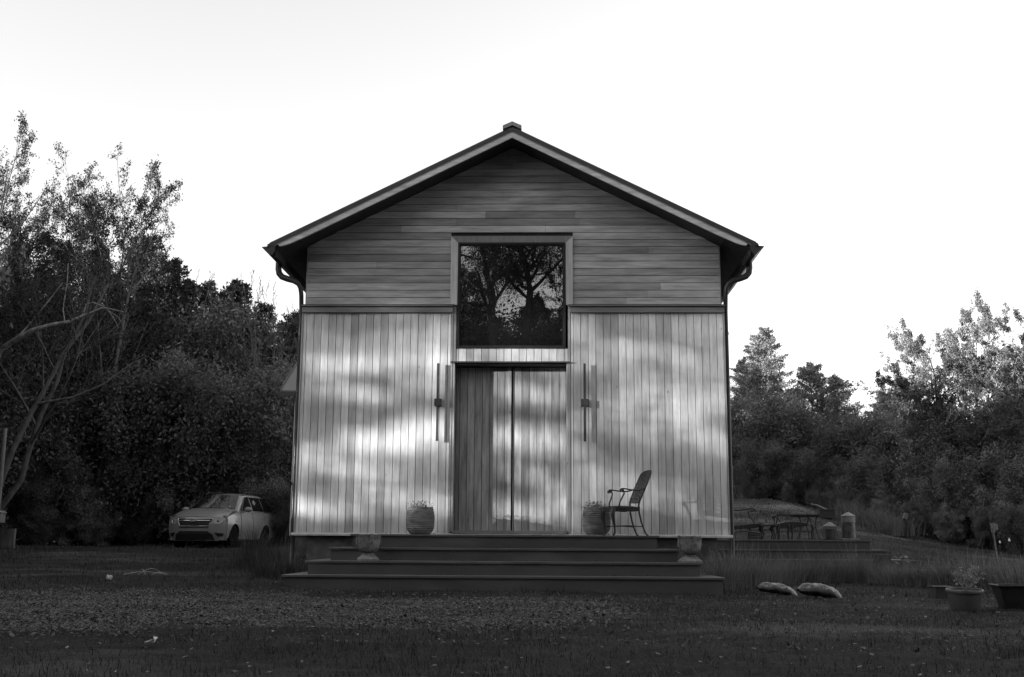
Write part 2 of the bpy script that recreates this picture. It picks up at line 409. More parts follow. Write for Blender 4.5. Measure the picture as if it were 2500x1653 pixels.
for sx in (-1, 1):
    g = MB(); p = [(3.905, 5.475), (3.915, 5.375), (3.95, 5.322), (3.995, 5.318), (4.125, 5.438), (4.137, 5.452), (4.10, 5.456)]
    p = [(sx*(a+.09), c+.110) for a, c in p]
    if sx > 0: p = p[::-1]
    g.prism(p, 'y', YF-.055, 12.3)
    go = g.build('gutter', MT['pipe'], house)
    d = MB(); q = .22
    q = .12
    pp_ = [(4.10, q, 5.50), (4.10, q, 5.36), (4.085, q, 5.28), (4.03, q-.01, 5.215), (3.93, q-.02, 5.175), (3.80, q-.05, 5.13), (3.72, q-.06, 5.075), (3.685, q-.05, 5.0), (3.672, .09, 4.88), (3.672, .15, 4.60), (3.672, .15, 2.5), (3.672, .15, .10)]
    d.tube([(sx*a_, b_, c_) for a_, b_, c_ in pp_], [.055]*5+[.05, .045, .042]+[.04]*4, 12)
    d.tube([(sx*3.672, .15, 1.88), (sx*3.672, .15, 1.93)], .048, 12); d.tube([(sx*3.672, .15, 4.2), (sx*3.672, .15, 4.24)], .048, 12)
    d.build('downspout', MT['pipe'], house, smooth=True)
# side wing behind on the left
wg = MB(); 
vboards(wg, -5.58, -3.6, .80, 4.18, 8.4); wg.box(-5.56, -5.50, 8.43, 12, .8, 4.2, .8); wgo = wg.build('wing_wall', MT['board_v'], house)
wf = MB(); wf.box(-5.5, -3.6, 8.45, 12, 0, .8); wf.build('wing_foundation', MT['concrete'], house)
wb_ = MB(); wb_.box(-5.60, -3.6, 8.425, 8.44, .8, 4.2); wb_.build('wing_sheathing', MT['gap'], house)
wr = MB()
wr.prism([(8.0, 4.20), (12.0, 6.36), (12.0, 6.42), (8.0, 4.26)], 'x', -5.86, -3.5)
for i in range(6): wr.prism([(8.0, 4.262), (12.0, 6.422), (12.0, 6.45), (8.0, 4.29)], 'x', -5.86+i*.42, -5.845+i*.42)
wro = wr.build('wing_roof', plain('wing_metal_roof', .11, .4, .1, 3, metal=.2), house)
we = MB(); we.box(-5.90, -3.5, 7.93, 8.0, 4.12, 4.215); we.build('wing_gutter', MT['darkmetal'], house)
wl = MB(); wl.box(-5.56, -5.46, 8.30, 8.40, 2.00, 2.07); wl.build('wall_lamp', MT['black'], house)

# ------------------------------------------------------------------ front steps
steps = thing('front_steps', 'wide dark painted wooden steps rising in four tiers to the house doors', 'steps', (0, -1.7, 0))
tiers = [(-2.385, 2.29, -1.70, .785, .585), (-2.635, 2.545, -2.12, .585, .40), (-2.88, 2.805, -2.54, .40, .208), (-3.125, 3.065, -2.96, .208, -.05)]
for i, (x0, x1, ye, zt, zb) in enumerate(tiers):
    r = MB(); yo = 1.7
    r.box(x0+.035, x0+.055, ye+.055+yo, -.06+yo, zb, zt-.033, .95); r.box(x1-.055, x1-.035, ye+.055+yo, -.06+yo, zb, zt-.033, .95)
    cuts = [x0+.035]+sorted(rnd.uniform(x0+1, x1-1) for _ in range(1))+[x1-.035]
    for q in range(len(cuts)-1): r.box(cuts[q]+.0015, cuts[q+1]-.0015, ye+.03+yo, ye+.055+yo, zb, zt-.033, rnd.uniform(.93, 1.07))
    ri = r.build('riser', MT['riser'], steps)
    tb = MB(); yy = ye
    yend = (tiers[i-1][2]+.06) if i else -.055
    n_ = max(3, int(round((yend-ye)/.14))); bw_ = (yend-ye)/n_
    for q in range(n_):
        c0 = rnd.uniform(x0+1.5, x1-1.5)
        tb.box(x0, c0-.0015, ye+q*bw_+yo, ye+(q+1)*bw_-.005+yo, zt-.032, zt, rnd.uniform(.88, 1.1)); tb.box(c0+.0015, x1, ye+q*bw_+yo, ye+(q+1)*bw_-.005+yo, zt-.032, zt, rnd.uniform(.88, 1.1))
    if i:                                                       # side returns of each tier
        px0, px1 = tiers[i-1][0], tiers[i-1][1]
        tb.box(x0, px0+.03, yend+yo, -.06+yo, zt-.032, zt, .95); tb.box(px1-.03, x1, yend+yo, -.06+yo, zt-.032, zt, .95)
    tb.build('tread', MT['tread'], steps, bevel=.004)

# ------------------------------------------------------------------ leaf and strip meshes
def leaf_arrays(C, size, rng, aspect=.45, droop=0.0, up_bias=0.0):
    """diamond leaves at centres C"""
    n = len(C); D = rng.normal(size=(n, 3)); D[:, 2] -= droop; D[:, 2] += up_bias; D = nrm(D)
    N = nrm(np.cross(D, rng.normal(size=(n, 3)))); B = np.cross(D, N)
    s = size*rng.uniform(.6, 1.35, (n, 1)); wd = s*aspect
    V = np.stack([C, C+D*s*.5+B*wd*.5+N*s*.06, C+D*s, C+D*s*.5-B*wd*.5+N*s*.06], 1).reshape(-1, 3)
    Fq = np.arange(n*4).reshape(n, 4); return V, Fq, rng.uniform(.55, 1.5, n)
def strips(base, heading, length, width, lean, curl, rng, nseg=3):
    """grass blades: arcs that lean out and curl over, tapering to the tip"""
    n = len(base); h = np.stack([np.cos(heading), np.sin(heading), np.zeros(n)], 1); side = np.stack([-np.sin(heading), np.cos(heading), np.zeros(n)], 1)
    pts = []; P = base.copy(); ang = lean.copy()
    for k in range(nseg+1):
        wd = width*(1-k/nseg)*.5+.0006
        pts += [P-side*wd[:, None], P+side*wd[:, None]]
        P = P+(h*np.sin(ang)[:, None]+np.array([0, 0, 1.0])*np.cos(ang)[:, None])*(length/nseg)[:, None]; ang = ang+curl/nseg
    V = np.stack(pts, 1).reshape(-1, 3); m_ = 2*(nseg+1)
    o = (np.arange(n)*m_)[:, None]
    Fs = [np.concatenate([o+2*k, o+2*k+1, o+2*k+3, o+2*k+2], 1) for k in range(nseg)]
    return V, np.concatenate(Fs, 0), np.tile(rng.uniform(.5, 1.5, n), nseg)

def tubes_arrays(lines, n=5):
    Vs, Fs, o = [], [], 0
    for P, R in lines:
        P = np.asarray(P, float); R = np.asarray(R, float); m_ = len(P); k = n if R[0] > .02 else 3
        T = np.gradient(P, axis=0); T = nrm(T); ref = np.array([.3, .9, .2]); A = nrm(np.cross(T, ref)); B = np.cross(T, A)
        a = np.arange(k)*2*np.pi/k
        V = P[:, None, :]+(A[:, None, :]*np.cos(a)[None, :, None]+B[:, None, :]*np.sin(a)[None, :, None])*R[:, None, None]
        Vs.append(V.reshape(-1, 3)); i = np.arange(m_-1)[:, None]*k; j = np.arange(k)[None, :]; j2 = (j+1) % k
        Fs.append((np.stack([i+j, i+j2, i+k+j2, i+k+j], -1).reshape(-1, 4))+o); o += m_*k
    return np.concatenate(Vs), np.concatenate(Fs)

def grow(rng, trunks, depth=4, kids=(6, 5, 5, 4), ratio=.62, angle=(25, 55), wig=.12, trop=.10, start=.3, minr=.004, sub=False):
    """trunks: list of (P, R) polylines. returns all tubes and the twig polylines"""
    lines, twigs = [], []
    def rec(P, R, lev):
        lines.append((P, R))
        if lev == depth: twigs.append(P); return
        L = np.linalg.norm(np.diff(P, axis=0), axis=1).sum(); k = kids[lev]
        for q in range(k):
            st = start if lev == 0 else .18
            t_ = st+(1-st)*(q+rng.uniform(.2, .9))/k; u = t_*(len(P)-1); i = min(int(u), len(P)-2); p = P[i]+(P[i+1]-P[i])*(u-i)
            d = nrm(P[i+1]-P[i]); a = math.radians(rng.uniform(*angle)); r = nrm(np.cross(d, rng.normal(size=3)))
            nd = nrm(d*math.cos(a)+r*math.sin(a)); Lc = L*ratio*rng.uniform(.6, 1.15)*(1.05-.45*t_)
            rr = max(minr, R[i]*.55*rng.uniform(.8, 1.1)); ns = 5 if lev < 2 else 4; pts = [p]
            for s_ in range(ns):
                nd = nrm(nd+rng.normal(0, wig, 3)+np.array([0, 0, trop])); pts.append(pts[-1]+nd*Lc/ns)
            rec(np.array(pts), np.linspace(rr, max(minr*.6, rr*.3), ns+1), lev+1)
    for q_, (P, R) in enumerate(trunks): rec(np.asarray(P, float), np.asarray(R, float), 0 if (q_ == 0 or not sub) else 1)
    return lines, twigs
def curve_trunk(rng, p0, p1, r0, r1, n=9, wig=.12):
    p0, p1 = np.array(p0, float), np.array(p1, float); t_ = np.linspace(0, 1, n)[:, None]
    P = p0+(p1-p0)*t_; P[1:-1] += rng.normal(0, wig, (n-2, 3))*np.array([1, 1, .3]); return P, np.linspace(r0, r1, n)
def leaves_on(twigs, per, size, rng, jitter=.12, **kw):
    T = np.array([P for P in twigs]) if len(set(len(p) for p in twigs)) == 1 else None
    C = []
    for P in twigs:
        u = rng.uniform(.15, 1, per)*(len(P)-1); i = np.minimum(u.astype(int), len(P)-2); C.append(P[i]+(P[i+1]-P[i])*(u-i)[:, None])
    C = np.concatenate(C)+rng.normal(0, jitter, (per*len(twigs), 3)); return leaf_arrays(C, size, rng, **kw)

PROTO = {}; HT = {}
def proto(name, fn, seed):
    """a tree prototype: (trunk mesh, crown mesh) standing on the origin"""
    tl, lf, bm, lm = fn(np.random.default_rng(seed))
    V, Fq = tubes_arrays(tl); tm = np_mesh('trunk', V, Fq, bm, link=False, smooth=True)
    cm = np_mesh('crown', lf[0], lf[1], lm, tone=lf[2], link=False) if lf is not None else None
    PROTO[name] = (tm, cm); HT[name] = float(np.percentile(lf[0][:, 2], 99.8)) if lf is not None else float(V[:, 2].max())
def sparse_tree(H, lean, spread, per, size, nk=(9, 6, 5, 4), r0=.16, mat='leafdry', bark='bark', trunks=1, ang=(22, 50), st=.3, minr=.004):
    def fn(rng):
        tr = []
        for q in range(trunks):
            a = rng.uniform(0, 6.28); o = .18*np.array([math.cos(a), math.sin(a), 0]) if trunks > 1 else np.zeros(3)
            tr.append(curve_trunk(rng, o, (lean+o[0]*spread*4, o[1]*spread*4, H*rng.uniform(.85, 1)), r0*(1 if trunks == 1 else .7), .02, 10, .14))
        ln_, tw = grow(rng, tr, kids=nk, angle=ang, start=st, ratio=.42*spread, minr=minr)
        return ln_, (leaves_on(tw, per, size, rng, .055, droop=1.1) if per else None), MT[bark], MT[mat]
    return fn
def evergreen(H, W, dens, size, mat='leafdark', base=.06, up_=.25):
    def fn(rng):
        tr = curve_trunk(rng, (0, 0, 0), (rng.normal(0, .2), rng.normal(0, .2), H), .14, .01, 10, .05); lines = [tr]; C = []
        nb = int(15*H)
        for q in range(nb):
            t_ = base+(1-base)*(q+rng.uniform(0, 1))/nb; z_ = t_*H; wd = W*(1-t_)**.62*rng.uniform(.6, 1.15)+.22
            a = rng.uniform(0, 6.28); u = np.linspace(0, 1, 6)
            P = np.stack([np.cos(a)*u*wd, np.sin(a)*u*wd, z_-.12*wd*u+up_*wd*u**2.2*1.3], 1)+rng.normal(0, .03, (6, 3)); i = min(int(t_*9), 8)
            P[:, :2] += tr[0][i][:2]
            lines.append((P, np.linspace(.03*(1-t_)+.008, .004, 6)))
            k = int(dens*(.35+wd)*.62); uu = rng.uniform(.12, 1, k)**.7*5; ii = np.minimum(uu.astype(int), 4)
            c = P[ii]+(P[ii+1]-P[ii])*(uu-ii)[:, None]; lat = rng.normal(0, .19*wd**.5, (k, 3))*np.array([1, 1, .75])*(1.15-uu/5)[:, None]
            C.append(c+lat)
        n = int(dens*42); zz = H*(.04+.96*rng.random(n)**1.25); aa = rng.uniform(0, 6.28, n); t_ = zz/H
        lump = .78+.20*np.sin(aa*3+zz*1.9+1.3*np.sin(zz*1.1))+.16*np.sin(aa*7-zz*3.7)+.10*np.sin(zz*6.5+aa*2)
        rr_ = (W*(1-t_)**.70+.10)*lump*rng.random(n)**.38; C.append(np.stack([rr_*np.cos(aa), rr_*np.sin(aa), zz-.10*rr_], 1)+rng.normal(0, .05, (n, 3)))
        # leading shoot
        C.append(np.stack([rng.normal(0, .05, 60), rng.normal(0, .05, 60), H-rng.uniform(0, .7, 60)], 1)+np.append(tr[0][-1][:2], 0))
        C = np.concatenate(C); L = leaf_arrays(C, size, rng, aspect=.35, up_bias=.5); return lines, L, MT['bark'], MT[mat]
    return fn
def bush(H, W, nst, per, size, mat='leaf', droop=.5, kids=(6, 5, 4)):
    def fn(rng):
        tr = []
        for q in range(nst):
            a = rng.uniform(0, 6.28); r = rng.uniform(0, .3)*W; rr = rng.uniform(.3, 1)*W
            tr.append(curve_trunk(rng, (math.cos(a)*r*.5, math.sin(a)*r*.5, 0), (math.cos(a)*rr, math.sin(a)*rr, H*rng.uniform(.6, 1)*(1-.25*(rr/W)**2)), .03, .008, 7, .1))
        ln_, tw = grow(rng, tr, depth=3, kids=kids, ratio=.42, angle=(25, 65), start=.08, wig=.16)
        return ln_, leaves_on(tw, per, size, rng, .16, droop=droop), MT['twig'], MT[mat]
    return fn
def vase(H, W, nst, mat='twig'):
    def fn(rng):
        tr = []
        for q in range(nst):
            a = rng.uniform(0, 6.28); rr = rng.uniform(.15, 1)*W; mid = H*.35
            t_ = np.linspace(0, 1, 9)[:, None]; e = np.array([math.cos(a)*rr, math.sin(a)*rr, H*rng.uniform(.75, 1)])
            P = e*t_; P[:, :2] *= t_**.6; P[1:] += rng.normal(0, .05, (8, 3)); tr.append((P, np.linspace(.055, .006, 9)))
        ln_, tw = grow(rng, tr, depth=3, kids=(7, 5, 3), ratio=.36, angle=(18, 38), start=.3, wig=.08, trop=.16, minr=.008)
        return ln_, leaves_on(tw[::3], 2, .06, rng, .03), MT['twig'], MT['leafdry']
    return fn
proto('sp1', sparse_tree(13, 1.2, 1.0, 5, .085, mat='leafleft', minr=.0075), 1)
proto('sp2', sparse_tree(11, 3.2, 1.3, 7, .085, nk=(10, 7, 5, 4), r0=.13, mat='leafleft', bark='barkmid', minr=.0065), 2)
proto('sp3', sparse_tree(10, -.5, 1.25, 9, .085, trunks=2, minr=.006, nk=(9, 6, 5, 4), mat='leafleft'), 3)
proto('sp4', sparse_tree(10, .6, 1.3, 11, .11, nk=(10, 6, 5, 4), mat='leafpale', bark='barkmid', ang=(25, 60)), 33)
proto('hi1', sparse_tree(20, .5, 1.05, 40, .17, nk=(13, 6, 5, 4), mat='leaf', r0=.25, st=.72, ang=(30, 70)), 44)
proto('ev1', evergreen(9, 1.8, 230, .11), 4)
proto('ev2', evergreen(7, 1.9, 240, .12), 5)
proto('ev3', evergreen(10.5, 3.3, 300, .12, 'cedar'), 6)
proto('ev4', evergreen(8, 2.7, 280, .12, 'cedar'), 7)
proto('bu1', bush(4.5, 2.3, 12, 56, .085), 8)
proto('bu2', bush(3.0, 2.0, 11, 50, .075, 'leaf', .4), 9)
proto('bu3', bush(5.5, 2.2, 12, 44, .115, 'leafdry', 1.2), 10)
proto('va1', vase(8, 2.6, 9), 12)
proto('va2', vase(7, 2.2, 8), 13)
proto('de1', sparse_tree(9.5, .4, 1.3, 26, .10, nk=(9, 7, 5, 3), mat='leaf', trunks=2, r0=.13), 14)
proto('de2', sparse_tree(8.5, -.6, 1.3, 54, .095, nk=(9, 6, 4, 3), mat='leaf', trunks=1, r0=.15, ang=(30, 65)), 15)
def plant_tree(name, key, x, y, h_scale, label, cat, rz=None, group=None, zoff=-.1, rnd_=random.Random(3)):
    root = thing(name, label, cat, (x, y, gzf(x, y)+zoff), rnd_.uniform(0, 6.28) if rz is None else rz, group, h_scale)
    tm, cm = PROTO[key]
    o = bpy.data.objects.new('trunk', tm); COL.objects.link(o); o.parent = root
    if cm: o = bpy.data.objects.new('crown', cm); COL.objects.link(o); o.parent = root
    return root
def treepx(name, key, px, pytop, d, label, cat, **kw):
    """a tree d metres off whose top stands where the photograph shows it"""
    Yy = d-19; p = at(px, pytop, Yy); h = p.z-gzf(p.x, Yy); return plant_tree(name, key, p.x, Yy, h/HT[key], label, cat, **kw)
# --- left wood
LW = 'trees of the wood left of the house'
treepx('bare_tree', 'sp1', -55, 250, 35, 'tallest thin tree at the far left edge, nearly bare against the sky', 'tree', rz=.2, group=LW)
treepx('leaning_tree', 'sp2', 60, 335, 34.5, 'tall tree leaning right over the dark wood, its sparse crown reaching towards the house', 'tree', rz=-.1, group=LW)
treepx('sparse_tree', 'sp3', 150, 400, 38, 'twin-stemmed sparse tree between the leaning tree and the tallest bare tree', 'tree', rz=1.0, group=LW)
treepx('sparse_tree', 'sp3', 255, 470, 41, 'sparse tree with drooping leaves behind the leaning tree crown', 'tree', rz=2.2, group=LW)
treepx('sparse_tree', 'sp1', 95, 350, 37, 'thin sparse tree just right of the tallest bare tree', 'tree', rz=2.6, group=LW)
treepx('sparse_tree', 'sp3', 215, 355, 39, 'open twiggy tree filling the middle of the leaning crown', 'tree', rz=4.0, group=LW)
treepx('sparse_tree', 'sp1', 262, 385, 38.5, 'fine-twigged tree at the right side of the leaning crown', 'tree', rz=.4, group=LW)
treepx('sparse_tree', 'sp3', 20, 420, 37, 'sparse tree filling behind the tallest bare tree', 'tree', rz=5.0, group=LW)
treepx('evergreen_tree', 'ev1', 375, 585, 43, 'dark evergreen with a jagged top just right of the leaning tree', 'tree', group=LW)
treepx('evergreen_tree', 'ev1', 405, 600, 45, 'narrow dark evergreen spire right of the leaning crown', 'tree', group=LW)
treepx('evergreen_tree', 'ev1', 345, 545, 44, 'tallest dark spire under the right edge of the leaning crown', 'tree', group=LW)
treepx('evergreen_tree', 'ev1', 480, 650, 47, 'dark evergreen between the bare fan of branches and the thin bare tree', 'tree', group=LW)
treepx('evergreen_tree', 'ev1', 318, 560, 44, 'dark evergreen standing under the right side of the leaning crown', 'tree', group=LW)
treepx('evergreen_tree', 'ev2', 440, 655, 46, 'small dark evergreen in front of the fan of bare branches', 'tree', group=LW)
treepx('evergreen_tree', 'ev2', 560, 655, 47, 'dark evergreen tip between the two bare fans of branches', 'tree', group=LW)
treepx('evergreen_tree', 'ev1', 610, 700, 48, 'dark broad evergreen behind the bare tree nearest the house', 'tree', group=LW)
treepx('bare_tree', 'va1', 455, 612, 44, 'bare fan-shaped tree above the middle of the left wood', 'tree', group=LW)
treepx('bare_tree', 'va2', 520, 625, 45, 'thin bare tree right of the fan-shaped one, above the car', 'tree', group=LW)
treepx('bare_tree', 'va1', 640, 610, 43, 'bare many-stemmed tree closest to the left eave of the house', 'tree', group=LW)
treepx('evergreen_tree', 'ev1', 150, 560, 46, 'dark evergreen deep in the wood behind the leaning trunks', 'tree', group=LW)
treepx('evergreen_tree', 'ev1', 40, 560, 46, 'dark evergreen behind the foot of the tallest bare tree', 'tree', group=LW)
treepx('evergreen_tree', 'ev2', 500, 720, 49, 'dark evergreen low behind the thin bare trees', 'tree', group=LW)
treepx('evergreen_tree', 'ev1', 240, 610, 45, 'dark evergreen filling the middle of the left wood', 'tree', group=LW)
treepx('evergreen_tree', 'ev2', 690, 720, 46, 'dark evergreen half hidden by the left corner of the house', 'tree', group=LW)
def dead_limb():
    Yd = 14.0; o = at(-30, 1275, Yd); o.z = gzf(o.x, Yd); root = thing('dead_tree', 'pale bare dead limb reaching up to the right across the dark left wood', 'tree', o, group=None)
    def L(pts, r0, r1): P = np.array([tuple(at(px, py, Yd+dy)-o) for px, py, dy in pts]); return (P, np.linspace(r0, r1, len(P)))
    lines = [L([(-30, 1280, 0), (-40, 1050, 0), (-35, 900, 0), (0, 810, 0), (30, 790, -.2), (75, 765, -.3), (120, 752, -.3), (160, 745, -.2), (200, 728, 0), (240, 712, 0), (285, 722, .2)], .13, .015),
             L([(190, 735, 0), (200, 705, 0), (215, 700, 0), (235, 708, 0)], .025, .015), L([(150, 746, 0), (146, 715, 0), (156, 650, .1), (158, 610, .2)], .022, .010),
             L([(245, 712, 0), (262, 735, 0), (275, 760, 0)], .018, .008), L([(240, 712, 0), (275, 735, .2), (292, 770, .3)], .016, .007), L([(30, 790, 0), (60, 760, .2), (110, 700, .4), (145, 655, .5)], .03, .012)]
    V, Fq = tubes_arrays(lines, 7); np_mesh('trunk', V, Fq, MT['barkpale'], root, smooth=True)
    lines = [L([(0, 1120, -.5), (30, 1040, -.5), (70, 960, -.4), (110, 890, -.3), (150, 815, -.1), (205, 745, 0), (250, 660, .3)], .10, .03), L([(85, 935, -.4), (170, 920, -.4), (240, 890, -.2), (300, 845, 0), (340, 825, .2)], .045, .012)]
    V, Fq = tubes_arrays(lines, 7); root2 = thing('slanting_tree', 'long slanting trunk with a low side limb in front of the dark left wood', 'tree', (o.x, o.y, o.z)); np_mesh('trunk', V, Fq, MT['barkmid'], root2, smooth=True)
dead_limb()
# --- right wood
RW = 'trees of the wood right of the house'
treepx('cedar_tree', 'ev3', 1765, 758, 49, 'pale sunlit cedar with a full pointed crown beside the right wall of the house', 'tree', group=RW)
treepx('cedar_tree', 'ev3', 1715, 830, 50, 'pale cedar shoulder partly hidden by the right corner of the house', 'tree', group=RW)
treepx('cedar_tree', 'ev4', 1873, 838, 51, 'small spiky cedar right of the full sunlit cedar', 'tree', group=RW)
treepx('cedar_tree', 'ev4', 1935, 868, 50, 'lower cedar with flat tiers left of the dip in the treeline', 'tree', group=RW)
treepx('cedar_tree', 'ev4', 1825, 905, 48, 'dark lower cedar between the two sunlit cedars', 'tree', group=RW)
treepx('round_tree', 'de2', 2010, 912, 54, 'small open round tree standing in the dip of the treeline', 'tree', group=RW)
treepx('cedar_tree', 'ev4', 2045, 905, 48, 'cedar just left of the taller one right of the dip in the treeline', 'tree', group=RW)
treepx('cedar_tree', 'ev4', 2085, 875, 46, 'cedar right of the dip in the treeline', 'tree', group=RW)
treepx('leafy_tree', 'sp4', 2175, 760, 41, 'open pale tree leaning out over the dip of the treeline', 'tree', rz=3.2, group=RW)
treepx('leafy_tree', 'sp4', 2250, 690, 40, 'thin pale tree second from the right edge of the picture', 'tree', rz=1.2, group=RW)
treepx('leafy_tree', 'de1', 2205, 735, 40, 'tall open tree with thin pale leaves above the right wood', 'tree', group=RW)
treepx('leafy_tree', 'de1', 2395, 675, 38, 'tall leafy tree cut off by the right edge of the picture', 'tree', rz=2.0, group=RW)
treepx('leafy_tree', 'de2', 2310, 760, 42, 'denser leafy tree between the two tall trees at the right', 'tree', group=RW)
treepx('leafy_tree', 'de2', 2150, 905, 41, 'low dark leafy tree under the tall open tree', 'tree', group=RW)
treepx('leafy_tree', 'de2', 2270, 900, 39, 'dark leafy tree low in the right wood behind the leaning paddle stake', 'tree', group=RW)
treepx('leafy_tree', 'de2', 2380, 880, 37, 'dark leafy tree at the right edge of the wood', 'tree', group=RW)
# --- undergrowth: every bush a thing
rb = random.Random(21)
LMK = [(-60, 'cut off by the left edge of the picture'), (0, 'behind the plank stump at the left edge'), (45, 'right of the plank stump'), (95, 'below the leaning trunk'), (145, 'under the sparse twin-stemmed tree'), (195, 'between the leaning trunk and the car'), (245, 'a little left of the car'), (300, 'just left of the car'), (350, 'above the left front of the car'),
       (400, 'above the car bonnet'), (440, 'above the car windscreen'), (475, 'above the car roof'), (515, 'above the rear of the car roof'), (550, 'right above the tail of the car'), (575, 'between the car and the wispy grass'), (605, 'behind the wispy grass'), (635, 'left of the side wing roof'), (670, 'against the side wing')]
LMR = [(1600, 'beside the right wall of the house'), (1735, 'behind the lounge chair'), (1775, 'behind the footstool'), (1810, 'behind the low side table'), (1850, 'behind the pierced armchair'), (1890, 'behind the right end of the patio table'), (1925, 'behind the wire lantern'), (1960, 'behind the tall lantern'), (1995, 'at the dip of the treeline'), (2035, 'right of the tall lantern'),
       (2065, 'behind the broad-leaved plant'), (2110, 'left of the small white post'), (2145, 'behind the small white post'), (2185, 'above the upturned box'), (2220, 'above the round planter'), (2260, 'left of the paddle board'), (2305, 'behind the paddle board'), (2345, 'behind the white markers'), (2400, 'at the right edge of the picture')]
USED = set()
def bush_label(px, py, k_, marks):
    base_ = [t_ for a_, t_ in marks if px >= a_][-1]; look = {'bu1': 'rounded bush', 'bu2': 'fine-leaved bush', 'bu3': 'drooping bush'}[k_]
    tier_ = 'front row' if py >= 1085 else ('middle row' if py >= 960 else ('upper row' if py >= 800 else 'topmost row'))
    lab = look+' of the '+tier_+', '+base_; 
    if lab in USED: lab = 'darker '+lab
    if lab in USED: lab = lab.replace('darker', 'smaller darker')
    USED.add(lab); return lab
BL = [(10, 900, 38), (110, 930, 39), (200, 900, 40), (290, 860, 41), (370, 850, 41), (450, 830, 42), (520, 850, 41), (590, 830, 42), (650, 850, 41), (700, 860, 43),
      (60, 1040, 37), (160, 1060, 38), (260, 1040, 39), (350, 1010, 40), (430, 1000, 40), (510, 990, 40), (580, 960, 40.5), (640, 980, 40), (690, 1010, 41),
      (20, 760, 43), (120, 760, 44), (220, 740, 45), (320, 720, 46), (410, 730, 47), (480, 740, 47), (560, 760, 46), (630, 760, 48), (690, 780, 48),
      (-40, 1090, 36), (110, 1140, 37), (330, 1130, 39), (660, 1110, 38), (220, 1130, 38), (420, 1100, 40), (560, 1100, 40), (-20, 880, 41)]
for i, (px, py, d) in enumerate(BL):
    k_ = rb.choice(['bu1', 'bu3', 'bu3', 'bu2']); treepx('bush', k_, px, py, d, bush_label(px, py, k_, LMK), 'bush', group='undergrowth of the left wood')
BR = [(1710, 905, 48), (1760, 930, 47), (1820, 960, 46), (1880, 940, 47), (1950, 960, 47), (2020, 985, 47), (2090, 960, 45), (2160, 960, 42), (2230, 950, 41), (2300, 940, 40), (2370, 940, 39), (2440, 920, 38),
      (1720, 1010, 45), (1790, 1030, 44.5), (1860, 1040, 44), (1930, 1050, 44), (2000, 1060, 43.5), (2070, 1050, 42), (2140, 1050, 40), (2210, 1060, 38), (2290, 1050, 37), (2370, 1050, 36), (2450, 1060, 35),
      (1740, 1090, 44), (1820, 1110, 43), (1900, 1120, 42.5), (1970, 1130, 42), (2050, 1130, 40), (2130, 1140, 38), (2200, 1160, 36.5), (2280, 1160, 35.5), (2350, 1160, 34.5), (2430, 1160, 34),
      (1990, 1175, 40), (2060, 1190, 38), (2100, 1205, 37)]
for i, (px, py, d) in enumerate(BR):
    k_ = rb.choice(['bu1', 'bu2', 'bu2', 'bu3']); treepx('bush', k_, px, py, d, bush_label(px, py, k_, LMR), 'bush', group='undergrowth of the right wood')

# ------------------------------------------------------------------ trees outside the picture: they throw the shade and stand in the window's reflection
WW = 'trees west of the yard'
rs = random.Random(8)
for row, (x0, ks) in enumerate(((-31, ['de1', 'ev1', 'de2', 'sp3']), (-35, ['ev1', 'de1', 'ev3', 'de2']), (-40, ['ev3', 'ev1', 'ev1']))):
    y = -52+row*1.3
    while y < 40:
        yc = -14.9-(abs(x0)-32)*.467
        if not (yc-3.6 < y < yc+3.6):
            key = rs.choice(ks); h = rs.uniform(12.0, 13.4)
            plant_tree('shade_tree', key, x0+rs.uniform(-1, 1), y, h/HT[key], 'tall tree in the belt west of the yard, outside the picture', 'tree', group=WW, rnd_=rs)
        y += rs.uniform(2.6, 3.4)
for i in range(44):
    y = -54+i*2.1; key = rs.choice(['bu1', 'bu2', 'bu3'])
    plant_tree('bush', key, -32.5+rs.uniform(-1, 1)+.0*y, y, rs.uniform(4.0, 4.9)/HT[key], 'bush under the tall trees west of the yard', 'bush', group='undergrowth west of the yard', rnd_=rs)
for i in range(12):  # row added out of view to shade the car
    plant_tree('bush', rs.choice(['bu1', 'bu2', 'bu3']), -19.5-.5*(i % 2), 4.0+i*1.5, rs.uniform(5.6, 6.4)/HT['bu2'], 'bush standing left of the picture beside the yard', 'bush', group='undergrowth west of the yard', rnd_=rs)
# unseen tree, its leaves laid out to cast chosen light patches on the house
LIGHT_PATCHES = [(-1.9, 3.12, .85, .15, .50), (-1.35, 2.50, .42, .26, .62), (-2.2, 2.45, .7, .26, .34), (-3.3, 2.4, .35, .35, .48), (-3.35, 1.12, .40, .34, .62), (-2.5, 1.78, .4, .15, .36), (-1.1, 4.2, .35, .25, .22), (-3.2, 4.3, .5, .2, .24),
         (-1.7, 3.78, .6, .16, .26), (-.5, 2.55, .45, .20, .66), (-.48, 1.17, .45, .17, .50), (-.15, 3.08, .45, .18, .36), (-2.0, 2.75, 1.2, .55, .20), (1.45, 3.0, .45, .7, -.15), (2.2, 3.58, .6, .15, .16), (3.05, 1.62, .7, .15, .17), (3.45, 2.6, .2, .5, .16), (1.9, 2.75, .9, .3, .06),
         (-1.2, 1.6, .8, .30, -.16), (0.1, 1.85, .5, .25, -.12), (.5, 2.80, .5, .06, -.2), (-2.6, 3.50, 1.2, .10, -.10), (-2.8, 2.05, .8, .12, -.14), (-3.2, 1.62, .5, .10, -.14), (0, 3.55, .5, .15, -.12), (2.2, 2.15, .9, .12, -.06)]
